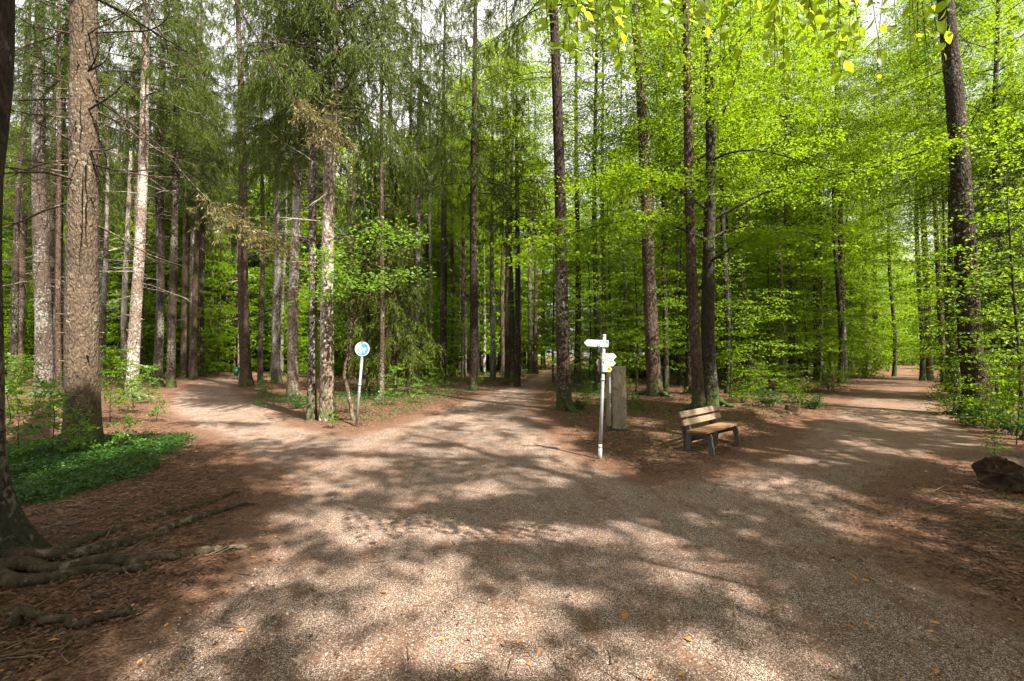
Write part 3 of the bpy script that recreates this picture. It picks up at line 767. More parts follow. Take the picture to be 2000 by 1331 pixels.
for k, L in enumerate(lines):
    Q = world_branch(ba, L, .026 if k < 3 else .018, .008 if k < 3 else .007)
    if k in (0, 2):
        for q in Q[(15 if k == 0 else 17):]:
            for _ in range(9):
                d = norm(np.array((r.uniform(-.2, 1), r.normal() * .8, r.uniform(-1.1, .25))))
                T = curve(q, d, r.uniform(.25, .75), 5, r, .5, .12)
                ba.tube(T, np.linspace(.006, .003, 5), 3)
                m = 34
                C = T[r.integers(1, 5, m)] + r.normal(size=(m, 3)) * .03
                dn.leaves(C, norm(d + r.normal(size=(m, 3)) * .6 - (0, 0, .3)), r.normal(size=(m, 3)), r.uniform(.06, .13, m), .014)
    elif k == 1:
        for q in Q[8:]:
            d = norm(np.array((r.uniform(-.2, 1), r.normal() * .8, r.uniform(-.9, .45))))
            ba.tube(curve(q, d, r.uniform(.3, .8), 5, r, .4, .12), np.linspace(.006, .003, 5), 3)
o = ba.build('branch', M['bark_dark'], big); o.matrix_parent_inverse = Matrix.Translation(-big.location)
o2 = dn.build('dry_needles', M['dry_needle'], o)

# the near spruce whose roots run into the picture at the lower left
def near_root_tree():
    r = np.random.default_rng(21)
    base = np.array((-5.05, 3.95, 0.0))
    e = thing('spruce_tree', 'near dark spruce at the left edge with thick mossy roots running across the ground', 'tree', base, 0, SPR)
    a = Acc(); c, rad = trunk_mesh(a, 26, .46, (.012, 0), r, 30, 90, 1.05, .04, ribs=4)
    dead_branches(a, c, rad, 4.6, 11, 40, r, 2.0, .012)
    a.build('trunk', M['bark_shaded_moss'], e)
    ra = Acc()
    def root(px, w):
        P = np.array([gp(*q) for q in px]); k = 40
        s = np.linspace(0, 1, len(P)); u = np.linspace(0, 1, k)
        Q = np.stack([np.interp(u, s, P[:, i]) for i in range(3)], -1)
        for _ in range(5): Q[1:-1] = (Q[:-2] + Q[1:-1] * 2 + Q[2:]) / 4
        Q[:, :2] += .02 * np.sin(np.arange(k)[:, None] * .8 + r.uniform(0, 6, 2)) + r.normal(size=(k, 2)) * .006
        rd = w * .45 * (1 - u) ** .7 + .012 + r.normal(size=k) * .003 + w * .06 * np.sin(u * 17 + r.uniform(0, 6))
        Q[:, 2] = rd * .30 + .02 + .15 * np.exp(-u * 9) + .01 * np.sin(u * 25)
        Q[-6:, 2] -= np.linspace(0, .05, 6)
        Q[:4, 2] -= np.linspace(.16, 0, 4)
        ra.tube(Q, np.maximum(rd, .012), 9)
    root([(-60, 1110), (60, 1105), (160, 1070), (240, 1035), (330, 1010), (400, 990), (460, 965), (495, 955)], .085)
    root([(-60, 1120), (100, 1100), (200, 1085), (290, 1055), (350, 1030), (420, 1005), (480, 988), (530, 985)], .11)
    root([(-60, 1130), (80, 1130), (180, 1110), (270, 1103), (330, 1095), (400, 1082), (450, 1075), (515, 1068)], .115)
    root([(-60, 1150), (60, 1150), (140, 1128), (200, 1118), (255, 1120), (290, 1122)], .10)
    root([(30, 1225), (90, 1222), (170, 1226), (230, 1205), (290, 1198)], .04)
    o = ra.build('root', M['bark_root'], e); o.matrix_parent_inverse = Matrix.Translation(-Vector(base))
near_root_tree()

# ------------------------------------------------------------------ trunks far back in the wood, told apart by nothing
def far_trunks():
    r = np.random.default_rng(12)
    protos = []
    for k in range(5):
        a = Acc(); c, rad = trunk_mesh(a, 26, .2, (r.normal() * .006, 0), r, 8, 14, .4, .08)
        dead_branches(a, c, rad, 4, 11, 36, r, 2.0, .02, 3, False)
        protos.append([a.mesh('trunk', None)] )
    barks = ['bark_brown', 'bark_pale', 'bark_dark', 'bark_lichen', 'bark_brown']
    for k, p in enumerate(protos): p[0].materials.append(M[barks[k]])
    n = 0; tries = 0
    spots = []
    while n < 165 and tries < 6000:
        tries += 1
        px = r.uniform(10, 1330) if r.uniform() < .8 else r.uniform(1330, 1990)
        d = r.uniform(27, 78)
        x = (px - 1000) / FPX * d
        if on_path(x, d, 1.0) or (1690 < px < 1830): continue
        if any(abs(x - a) + abs(d - b) < 1.6 for a, b in spots): continue
        spots.append((x, d)); k = int(r.integers(5))
        s = r.uniform(.75, 1.35); hs = r.uniform(.85, 1.1)
        e = thing('spruce_tree', 'straight thin spruce trunk crowded far back in the wood', 'tree', (x, d, 0), r.uniform(0, 6.28), 'thin trunks far back in the wood')
        t = link('trunk', protos[k][0], e); t.scale = (s, s, hs)
        if px < 560 and r.uniform() < .33:
            q = int(r.integers(1, 4)); la, ba = SPRUCE[q][:2]
            cm = link('crown', la, e); cm.scale = (.85, .85, hs)
            link('limbs', ba, cm)
        n += 1
far_trunks()
def distant_trunks():
    r = np.random.default_rng(19); a = Acc(); n = 0
    while n < 190:
        px = r.uniform(10, 1120) if r.uniform() < .86 else r.uniform(1120, 1700); d = r.uniform(40, 84); x = (px - 1000) / FPX * d
        if on_path(x, d, 1.2): continue
        H = r.uniform(20, 27); z = np.linspace(-.1, H, 9); q = r.normal() * .008
        P = np.stack([x + q * z + .05 * np.sin(z * .4 + n), np.full(9, d), z], -1)
        a.tube(P, r.uniform(.09, .17) * (1 - .8 * z / H), 7); n += 1
    tag(a.build('distant_trunks', M['bark_brown'], None), 'crowd of thin distant trunks deep in the wood that nobody could count', 'wood', None, 'stuff')
distant_trunks()

# ------------------------------------------------------------------ beeches
BEECH = []
for k, (H, r0, z0, nl, limb, leaf, wd) in enumerate((
        (11.5, .085, 2.0, 50, 3.8, .108, 1.1), (9.0, .06, 1.5, 44, 3.2, .105, 1.0), (14.5, .11, 2.8, 58, 4.4, .096, 1.2),
        (6.5, .045, 1.0, 32, 2.4, .10, .8), (21, .15, 6.0, 70, 5.0, .105, 1.3), (25, .16, 10.5, 60, 4.8, .10, 1.3))):
    ta, la = beech_parts(300 + k, H, r0, z0, nl, limb, leaf, width=wd, step2=.26, step3=.2, stepl=.05)
    crown_clumps(la, H, z0, limb * 1.05, int((5.5 if k < 4 else 11) * (H - z0) * limb), 60, leaf, np.random.default_rng(350 + k))
    BEECH.append((ta.mesh('trunk', M['bark_beech']), la.mesh('crown', M['beech_leaf'], False)))
FAR_BEECH = []
for k, (H, r0, z0, nl, limb, leaf, wd) in enumerate(((15, .12, .8, 70, 4.8, .19, 1.3), (11, .09, .4, 60, 4.0, .18, 1.2), (20, .16, 2.0, 80, 5.2, .21, 1.5))):
    ta, la = beech_parts(330 + k, H, r0, z0, nl // 2, limb, leaf, width=wd, step2=.34, step3=.3, stepl=.12, twigs=False)
    crown_clumps(la, H, z0, limb * 1.1, int(9 * (H - z0) * limb), 34, leaf, np.random.default_rng(360 + k), cr=(.5, 1.1))
    FAR_BEECH.append((ta.mesh('trunk', M['bark_beech']), la.mesh('crown', M['beech_leaf'], False)))

def put(kind, x, y, rz, sc, label, group, name='beech_tree', cat='tree'):
    e = thing(name, label, cat, (x, y, fz(x, y) - .05), rz, group)
    e.scale = (sc, sc, sc)
    link('trunk', kind[0], e); link('crown', kind[1], e)
    return e

r = np.random.default_rng(40)
MID = [ # px, depth, variant, scale, label
 (1242, 21.5, 1, .9, 'young beech with low bright sprays just right of the grey column'),
 (1150, 22.5, 1, .9, 'young beech fanning out behind the arrow signs'),
 (1425, 19.0, 3, 1.0, 'young beech spreading layered sprays above the bench'),
 (1500, 24.5, 0, .9, 'taller beech behind the bushes right of the bench'),
 (1575, 22.5, 3, 1.1, 'slim beech at the left verge of the broad path with drooping sprays'),
 (1330, 27.0, 0, 1.0, 'tall thin beech seen between the big brown spruces behind the bench'),
 (1600, 30.0, 0, 1.05, 'tall beech arching over the broad path from its left verge'),
 (1945, 17.5, 1, .95, 'young beech right of the biggest dark trunk, over the mossy foot'),
 (1990, 12.5, 3, 1.1, 'beech with low leafy boughs near the right edge of the picture'),
 (1870, 27.0, 0, .95, 'tall beech behind the biggest dark trunk'),
 (1190, 32.0, 2, 1.0, 'tall beech in the middle distance straight behind the arrow signs'),
 (1080, 29.5, 0, .9, 'young beech leaning over the middle path from its right side'),
 (1655, 36.0, 0, 1.1, 'beech halfway down the left verge of the broad path'),
 (1400, 33.0, 2, 1.1, 'tall beech in the wood well behind the bench'),
 (1130, 56.0, 2, 1.2, 'beech standing where the middle path turns right'),
 (950, 47.0, 3, 1.3, 'low beech beyond the trunks left of the middle path'),
 (890, 44.0, 3, 1.3, 'low beech in the middle of the open wood'),
 (1000, 50.0, 1, 1.1, 'low beech behind the pair of trunks where the middle path narrows'),
 (830, 48.0, 1, 1.1, 'low beech glowing between the thin trunks of the mid wood'),
 (790, 34.0, 1, 1.1, 'young beech in the open wood right behind the round sign'),
 (870, 32.0, 3, 1.0, 'small low beech in the open wood left of the middle path'),
 (1260, 38.0, 2, 1.0, 'beech behind the big brown spruce, in the middle distance'),
 (1165, 22.0, 5, .95, 'tall beech behind the arrow signs with its crown high above'),
 (1300, 22.5, 5, .9, 'tall beech behind the big brown spruce with its crown high above'),
 (1420, 21.0, 5, .9, 'tall beech behind the forked one with its crown high above'),
 (1545, 24.0, 5, .95, 'tall beech beyond the bushes with its crown high above'),
 (1640, 28.0, 5, 1.0, 'tall beech with high crown overhanging the broad path'),
 (1745, 38.0, 5, 1.0, 'high beech crown above the far left verge of the broad path'),
 (1860, 21.0, 5, .85, 'tall beech behind the biggest dark trunk with its crown high above'),
 (1965, 17.5, 5, .85, 'tall beech near the right edge with its crown high above'),
 (1800, 32.0, 5, 1.05, 'tall beech with high crown over the far broad path'),
 (1000, 30.0, 5, 1.0, 'tall beech with high crown beside the narrowing middle path'),
 (930, 36.0, 5, 1.1, 'tall beech with high crown over the mid wood'),
 (1440, 38.0, 4, 1.1, 'high beech crown deep behind the bench'),
 (1560, 40.0, 4, 1.05, 'high beech crown left of the lone brown trunk'),
 (1690, 50.0, 4, 1.1, 'beech crown far along the left verge of the broad path'),
 (1230, 46.0, 4, 1.15, 'high beech crown far behind the grey column'),
 (1350, 48.0, 4, 1.2, 'high beech crown far behind the big brown spruces'),
 (905, 52.0, 4, 1.1, 'high beech crown in the sunlit gap over the mid wood'),
 (845, 44.0, 4, 1.05, 'high beech crown behind the whitish slender trunk'),
 (1960, 30.0, 4, .95, 'beech crown deep in the wood at the right edge'),
 (620, 48.0, 4, 1.1, 'beech crown glowing behind the pale spruces'),
 (300, 46.0, 4, 1.0, 'beech crown behind the row of trunks on the left of the narrow path'),
 (60, 40.0, 4, 1.0, 'beech crown behind the left edge trunks'),
]
for px, d, v, sc, lab in MID:
    x = (px - 1000) / FPX * d
    put(BEECH[v], x, d, r.uniform(0, 6.28), sc, lab, 'beeches in the middle distance')

n = 0
spots = []
while n < 140:
    px = r.uniform(-80, 2080) if n < 118 else r.uniform(0, 800); d = r.uniform(36, 80)
    x = (px - 1000) / FPX * d
    if on_path(x, d, 2.2) or (px > 1020 and r.uniform() < .15) or 1690 < px < 1960 and d < 74 or 800 < px < 1130 and d < 50: continue
    if any(math.hypot(x - a, d - b) < 3.0 for a, b in spots): continue
    spots.append((x, d))
    put(FAR_BEECH[int(r.integers(3))], x, d, r.uniform(0, 6.28), r.uniform(.75, 1.15), 'bright green beech in the sunlit depth of the wood', 'beeches in the depth of the wood')
    n += 1
for px, d, v in ((1700, 80, 1), (1725, 86, 1), (1772, 92, 1), (1840, 78, 1), (1880, 76, 1), (1930, 70, 1), (1810, 98, 1), (1790, 95, 2), (1760, 90, 0), (1825, 92, 2), (1740, 78, 2), (1850, 80, 2), (1800, 110, 2)):
    put(FAR_BEECH[v], (px - 1000) / FPX * d, d, r.uniform(0, 6.28), 1.1, 'sunlit beech closing the far end of the broad path', 'beeches closing the far end of the broad path')

for px, d, sc in ((815, 50, 1.35), (850, 58, 1.45), (880, 46, 1.3), (915, 60, 1.5), (935, 50, 1.35), (975, 56, 1.45), (1000, 66, 1.5), (1035, 60, 1.45), (1100, 68, 1.5), (740, 56, 1.45), (680, 50, 1.35),
                 (590, 58, 1.45), (520, 50, 1.3), (430, 58, 1.4), (340, 52, 1.35), (250, 56, 1.4), (150, 50, 1.3), (70, 54, 1.35), (20, 46, 1.3)):
    put(FAR_BEECH[2], (px - 1000) / FPX * d, d, r.uniform(0, 6.28), sc, 'tall sunlit beech crown glowing yellow green high between the spruce trunks', 'tall sunlit beeches behind the spruces')

# beeches with their own trunks and limbs: (base px, base y, width, label ...)
def big_beech(bx, by, w, top, label, limbs, seed, n_limbs=26, z0=5.5, limb=4.2, H=20, leaf=.10):
    g0 = gp(bx, by); d = g0[1]; tp = pt(*top, d)
    lean = ((tp[0] - g0[0]) / tp[2], 0)
    r0 = w / 2 * d / FPX * 1.08 * math.cos(math.atan((bx - 1000) / FPX)) ** .9
    e = thing('beech_tree', label, 'tree', (g0[0], g0[1], fz(g0[0], g0[1])), 0, 'big beeches')
    ta, la = beech_parts(seed, H, r0, z0, n_limbs, limb, leaf, lean, limb_r=.28, sides=18, flare=.5)
    rr = np.random.default_rng(seed + 1)
    roots(ta, r0, 6, r0 * 4, rr)
    crown_clumps(la, H, z0 + 2.5, limb * 1.05, int(6 * (H - z0) * limb), 60, leaf, rr, lean)
    for pts in limbs:
        P = np.array([pt(*q) for q in pts]) - g0; k = 20
        s = np.linspace(0, 1, len(P)); u = np.linspace(0, 1, k)
        Q = np.stack([np.interp(u, s, P[:, i]) for i in range(3)], -1)
        for _ in range(3): Q[1:-1] = (Q[:-2] + Q[1:-1] * 2 + Q[2:]) / 4
        ta.tube(Q, np.linspace(.052, .010, k), 6)
        limb_clumps(la, Q[5:], rr, leaf, 4 if len(pts) > 4 else 3)
        spray_leaves(la, Q, rr, 1.5, leaf, ta)
    ta.build('trunk', M['bark_beech'], e); la.build('crown', M['beech_leaf'], e, False)
big_beech(1391, 802, 27, (1375, 100), 'dark forked beech with mossy foot behind the bench and a long limb reaching right',
          [[(1388, 440, 14.9), (1450, 405, 14.6), (1520, 370, 14.2), (1640, 350, 13.6), (1760, 325, 13.0), (1845, 285, 12.6), (1950, 262, 12.2)],
           [(1385, 300, 14.9), (1395, 270, 14.8), (1430, 190, 14.6), (1460, 60, 14.5)],
           [(1385, 480, 14.9), (1300, 440, 14.0), (1200, 440, 13.2), (1100, 470, 12.6), (1040, 500, 12.2)],
           [(1385, 420, 14.9), (1310, 370, 13.6), (1220, 350, 12.8), (1120, 380, 12.3)],
           [(1385, 520, 14.9), (1450, 480, 13.5), (1530, 460, 12.5), (1600, 470, 11.8)]], 401, 26, 5.0)
big_beech(1214, 735, 18, (1210, 100), 'dark beech trunk rising straight behind the grey column', [], 402, 26, 6.0, 4.6)
big_beech(1545, 744, 14, (1540, 100), 'dark beech behind the slim tan trunk left of the broad path', [], 403, 26, 5.0, 4.6)
big_beech(1595, 744, 14, (1590, 100), 'dark smooth beech left of the lone brown trunk on the broad path', [], 404, 26, 4.5, 4.8)
big_beech(1160, 722, 9, (1162, 100), 'slim black looking beech between the arrow signs and the middle path', [], 405, 24, 6.0, 4.5, 20, .11)
big_beech(1852, 765, 9, (1840, 250), 'crooked slim beech behind the biggest dark trunk', [], 406, 24, 3.5, 3.6, 14)

# ------------------------------------------------------------------ tall beeches round the camera: unseen, crowns shaped by the light plan to dapple the junction
def keep_fn(rr, cover):
    def keep(P):
        x, y = shadow_xy(P)
        L = lit_at(x, y)
        n = wave(x * 2.6 + 31, y * 2.6 - 17); m = wave(x * 7.5 - 11, y * 7.5 + 4)
        L = L * np.clip(1 + .55 * n + .35 * m, .15, 1.3)
        p = cover * np.clip(.58 + .26 * n + .95 * m, .07, 1) * np.clip(1 - 1.9 * L, .04, 1)
        dk = np.exp(-((x + 5.2) / 3.0) ** 4 - ((y - 4.2) / 3.0) ** 4) + np.exp(-((x - 5.0) / 1.9) ** 4 - ((y - 3.0) / 1.6) ** 4)
        p = np.maximum(p, dk * np.clip(.85 + .8 * m, .35, 1) * np.clip(1 - L, 0, 1))
        return (rr.uniform(size=len(P)) < p) & ~hard_at(x, y)
    return keep
OVER = [(8.6, -1.2, 21), (10.8, 2.6, 22), (2.8, -6.2, 21), (6.8, -8.6, 23), (-1.8, -8.2, 21), (14.6, -3.2, 22), (5.6, -11.2, 22), (-7.4, -3.4, 20), (13.5, 4.4, 21), (-10, 2.6, 19), (.6, -3.2, 21), (11.6, -5.6, 21), (-2.6, -2.8, 21)]
OVER_LABEL = 'tall beech outside the view whose leafy canopy shades the junction'
for k, (x, y, H) in enumerate(OVER):
    rr = np.random.default_rng(700 + k)
    ox, oy = x, y
    def keep(P, kf=keep_fn(rr, .96), ox=ox, oy=oy):
        return kf(P + np.array((ox, oy, 0)))
    e = thing('beech_tree', OVER_LABEL, 'tree', (x, y, 0), 0, 'tall beeches round the junction')
    ta, la = beech_parts(710 + k, H, .26, 8.5, 76, 5.4, .18, keep=keep, step2=.22, step3=.30, stepl=.10, width=1.35, twigs=False, shape=.6)
    crown_clumps(la, H, 8.5, 5.6, 760, 60, .17, rr, keep=keep, cr=(.45, 1.0))
    ta.build('trunk', M['bark_beech'], e); la.build('crown', M['beech_leaf'], e, False)

# ------------------------------------------------------------------ the near bough with large leaves hanging in at the top
def near_bough():
    rr = np.random.default_rng(91)
    base = np.array((6.5, -.3, 0.0))
    e = thing('beech_tree', 'near beech bough with large bright leaves hanging in from above', 'tree', base)
    ta, la = Acc(), Acc()
    trunk_mesh(ta, 14, .12, (-.01, 0), rr, 12, 26, .3, .06)
    A = np.array((6.4, -.2, 4.6)); Bp = pt(1500, -170, 2.7); Cp = pt(1250, -150, 2.9); Dp = pt(1040, -60, 3.2)
    Q = np.array([A, (A + Bp) / 2 + (0, 0, .35), Bp, Cp, Dp]); u = np.linspace(0, 1, 24); s = np.linspace(0, 1, 5)
    Q = np.stack([np.interp(u, s, Q[:, i]) for i in range(3)], -1)
    for _ in range(3): Q[1:-1] = (Q[:-2] + Q[1:-1] * 2 + Q[2:]) / 4
    ta.tube(Q - base, np.linspace(.03, .006, 24), 6)
    tw = [((1060, 0), (1075, 90), 3.1), ((1100, 20), (1130, 105), 3.0), ((1140, -20), (1165, 140), 3.0), ((1175, -40), (1150, 60), 2.9), ((1200, -60), (1215, 40), 2.9), ((1230, -60), (1208, 85), 2.8),
          ((1240, -60), (1270, 70), 2.8), ((1280, -80), (1290, 30), 2.7), ((1300, -60), (1330, 105), 2.7), ((1330, -80), (1345, 60), 2.7), ((1370, -90), (1380, 45), 2.7), ((1400, -100), (1425, 30), 2.7),
          ((1420, -90), (1440, 75), 2.8), ((1470, -90), (1465, 50), 2.7), ((1490, -100), (1520, 95), 2.8), ((1540, -100), (1560, 20), 2.6), ((1560, -100), (1600, 60), 2.6), ((1610, -100), (1620, 25), 2.6),
          ((1650, -110), (1680, 50), 2.6), ((1690, -120), (1720, 90), 2.6), ((1730, -120), (1750, 25), 2.6), ((1760, -120), (1790, 60), 2.6), ((1210, -90), (1180, 20), 3.0), ((1100, -60), (1060, 35), 3.2), ((1380, -120), (1350, 20), 2.5),
          ((1800, -120), (1830, 40), 2.7), ((1440, -120), (1480, -10), 2.5), ((1320, -120), (1290, -5), 2.6)]
    for _ in range(34):
        xx = rr.uniform(1060, 1850); tw.append(((xx + rr.normal() * 20, -110), (xx + rr.normal() * 25, rr.uniform(20, 165)), rr.uniform(2.5, 3.2)))
    for (a, b, d) in tw:
        P0 = pt(*a, d); P1 = pt(b[0], b[1] + 22, d + rr.uniform(-.15, .15))
        j = np.argmin(np.linalg.norm(Q - P0, axis=1)); st = Q[j]
        k = 12; t = np.linspace(0, 1, k)[:, None]
        P = st * (1 - t) ** 2 + P0 * 2 * t * (1 - t) + P1 * t ** 2
        ta.tube(P - base, np.linspace(.0045, .0016, k), 4)
        n = 17
        tt = np.linspace(.28, 1.0, n)
        C = np.stack([np.interp(tt, np.linspace(0, 1, k), P[:, i]) for i in range(3)], -1)
        Tn = norm(P[-1] - P[-4])
        side = np.where(np.arange(n) % 2, 1, -1)[:, None]
        H = norm(np.cross(Tn, (0, 1, .2)))
        D = norm(Tn * .55 + H * side * .9 + rr.normal(size=(n, 3)) * .38 + np.array((0, 0, -.22)))
        N = norm(np.array((0, -.75, .65)) + rr.normal(size=(n, 3)) * .5)
        sc = rr.uniform(.55, 1.2, n)
        la.fine_leaves(C - base, D, N, .074 * sc, .046 * sc)
    ta.build('trunk', M['bark_beech'], e); la.build('crown', M['sunlit_leaf'], e, True)
near_bough()

# ------------------------------------------------------------------ young spruces, larch and the rest of the background mass
def young_spruce(bx, by, dd, H, rm, seed, label, z0=1.0, mat='spruce_needle'):
    x = (bx - 1000) / FPX * dd
    e = thing('spruce_tree', label, 'tree', (x, dd, fz(x, dd)), 0, 'young spruces')
    rr = np.random.default_rng(seed)
    a = Acc(); trunk_mesh(a, H, .07 * H / 8, (0, 0), rr, 10, 20, .3, .04); a.build('trunk', M['bark_dark'], e)
    la, ba = spruce_crown(seed, z0, H, rm, 110, .15, .5, 26)
    cm = la.build('crown', M[mat], e, False); ba.build('limbs', M['bark_dark'], cm)
young_spruce(772, 0, 19.5, 10.5, 1.9, 61, 'dark young spruce with hanging boughs behind the round sign', 1.6)
young_spruce(335, 0, 25.0, 25.0, 2.8, 74, 'spruce with hanging boughs high above the narrow path', 11.5)
young_spruce(110, 0, 24.0, 25.0, 2.8, 75, 'spruce with hanging boughs high up behind the thick tan trunk', 11.0)
young_spruce(865, 0, 31.0, 28.0, 3.0, 76, 'far spruce with a high hanging crown against the sky gap', 14.5)
young_spruce(720, 0, 22.0, 12.5, 2.0, 62, 'taller young spruce behind the leafy crooked sapling', 4.0)
young_spruce(925, 0, 23.0, 26.0, 3.0, 71, 'dark drooping spruce closing the canopy left of the tall dark trunk', 10.0)
young_spruce(1010, 0, 26.0, 21.0, 2.8, 64, 'brownish drooping spruce beside the tall dark trunk', 8.5)
young_spruce(800, 0, 25.0, 21.0, 2.6, 65, 'tall spruce with grey green hanging boughs above the open wood', 11.0)
young_spruce(1960, 0, 19.0, 13.0, 2.8, 66, 'dark spruce boughs at the upper right behind the beech leaves', 2.4)
young_spruce(1990, 0, 23.0, 24.0, 3.0, 70, 'tall dark spruce against the sky at the upper right corner', 9.0)
young_spruce(2030, 0, 17.0, 12.0, 2.6, 67, 'dark spruce at the right edge of the picture', 1.6)
young_spruce(870, 0, 40.0, 24.0, 3.6, 68, 'yellowish larch glowing in the sun above the middle of the wood', 7.0, 'larch_needle')

# a far wood that reads as one mass
def far_wood():
    rr = np.random.default_rng(5)
    la = Acc()
    n = 300000
    px = rr.uniform(-1300, 3300, n); d = rr.uniform(84, 118, n)
    x = (px - 1000) / FPX * d
    top = 22 + 7 * wave(x * .35, d * .3)
    z = rr.uniform(0, 1, n) ** .85 * top
    ok = rr.uniform(size=n) < np.clip(.75 + .8 * wave(x * .9 + z * .7, d * .8 - z * .9), 0, 1)
    C = np.stack([x, d, z], -1)[ok]; m = len(C)
    la.leaves(C, rr.normal(size=(m, 3)) * (1, 1, .4), rr.normal(size=(m, 3)) * .6 + (0, 0, 1), rr.uniform(.35, .75, m), rr.uniform(.25, .5, m))
    o = la.build('far_woods', M['beech_leaf'], None, False)
    tag(o, 'far green wood closing the view behind all the trunks', 'wood', None, 'stuff')
far_wood()

# ------------------------------------------------------------------ saplings, bushes
def sapling_mesh(seed, H, spread, n_br, leaf, mat, wr=.7, stem=.012, tiers=True, lean=.12):
    rr = np.random.default_rng(seed)
    sa, la = Acc(), Acc()
    for q in range(1 if tiers else 5):
        d0 = np.array((rr.normal() * lean * (1 if tiers else 4), rr.normal() * lean * (1 if tiers else 4), 1))
        P = curve((0, 0, -.05), d0, H * (1 if tiers else rr.uniform(.6, 1)), 9, rr, 0, .05)
        sa.tube(P, np.linspace(stem, stem * .3, 9), 5)
        for i in range(n_br if tiers else n_br // 4):
            u = .22 + .78 * (i + rr.uniform()) / (n_br if tiers else n_br // 4)
            b = P[min(8, int(u * 8))]; a = i * 2.4 + rr.uniform(-.4, .4)
            d = np.array((math.cos(a), math.sin(a), rr.uniform(.1, .6)))
            L = spread * rr.uniform(.5, 1) * (1.15 - .6 * u)
            Q = curve(b, d, L, 6, rr, .5 / max(L, .3) * .5, .10)
            sa.tube(Q, np.linspace(stem * .4, stem * .12, 6), 3)
            m = max(10, int(L / (.013 if tiers else .022)))
            t = rr.uniform(.15, 1, m); s = np.linspace(0, 1, 6)
            C = np.stack([np.interp(t, s, Q[:, k]) for k in range(3)], -1) + rr.normal(size=(m, 3)) * np.array((.11, .11, .022)) * min(1, L + .2)
            D = norm(d + rr.normal(size=(m, 3)) * .8 - (0, 0, .3)); N = norm(np.array((0, 0, 1.0)) + rr.normal(size=(m, 3)) * .35)
            sc = rr.uniform(.6, 1.25, m)
            la.leaves(C, D, N, leaf * sc, leaf * wr * sc)
    return sa.mesh('stem', M['bark_beech']), la.mesh('foliage', M[mat], False)
SAP = [sapling_mesh(801, 1.9, .85, 20, .085, 'maple_leaf'), sapling_mesh(802, 1.1, .6, 12, .085, 'maple_leaf'), sapling_mesh(803, 2.4, .9, 20, .08, 'beech_leaf')]
BUSH = [sapling_mesh(811, 1.2, .6, 40, .07, 'beech_leaf', .65, .012, False), sapling_mesh(812, .8, .5, 40, .075, 'herb_leaf', .65, .010, False), sapling_mesh(813, 1.9, .8, 52, .07, 'beech_leaf', .65, .016, False)]
def plant(v, bx, by, sc, label, name, group):
    g0 = gp(bx, by)
    e = thing(name, label, 'sapling' if name == 'sapling' else 'bush', (g0[0], g0[1], fz(g0[0], g0[1])), (bx * 1.7) % 6.28, group)
    e.scale = (sc, sc, sc)
    link('stem', v[0], e); link('foliage', v[1], e)
for v, bx, by, sc, lab in (
    (0, 100, 905, .8, 'leafy sapling left of the thick tan trunk foot'), (1, 40, 915, .8, 'low leafy sapling at the left edge before the mottled trunk'),
    (1, 150, 905, .7, 'sapling growing against the foot of the thick tan trunk'), (1, 235, 893, .75, 'small sapling right of the thick tan trunk foot'),
    (2, 215, 830, .9, 'taller sapling between the thick tan trunk and the pale leaning spruce'), (0, 260, 810, .9, 'sunlit sapling before the pale leaning spruce'),
    (1, 130, 860, 1.0, 'bushy sapling behind the thick tan trunk on its left'), (0, 20, 850, 1.0, 'sapling at the left edge behind the green carpet'),
    (1, 305, 825, .7, 'small sapling at the left verge of the narrow path'), (0, 290, 790, .8, 'sapling beside the mossy foot at the narrow path'),
    (1, 650, 838, .45, 'tiny sapling at the foot of the sunlit pinkish spruce'), (0, 770, 795, .8, 'broad leaved sapling right of the round sign'),
    (1, 815, 790, .9, 'low sapling in the open wood before the thin bare trunk'), (2, 845, 775, .8, 'sapling with a thin dark stem in the open wood'),
    (1, 515, 775, .9, 'small sapling between the two spruces by the narrow path'), (0, 735, 775, .7, 'sapling behind the round sign pole'),
    (2, 1960, 835, 1.0, 'slim sapling right of the biggest dark trunk'), (2, 1985, 870, .8, 'thin sapling leaning in at the right edge'),
    (1, 1945, 900, .5, 'small sprig above the rotten log'), (0, 1150, 790, .5, 'low sprout left of the arrow signs'),
    (2, 600, 745, 1.0, 'sapling behind the slim lichen trunk'), (1, 930, 760, 1.0, 'low sapling at the left edge of the middle path')):
    plant(SAP[v], bx, by, sc, lab, 'sapling', 'leafy saplings')
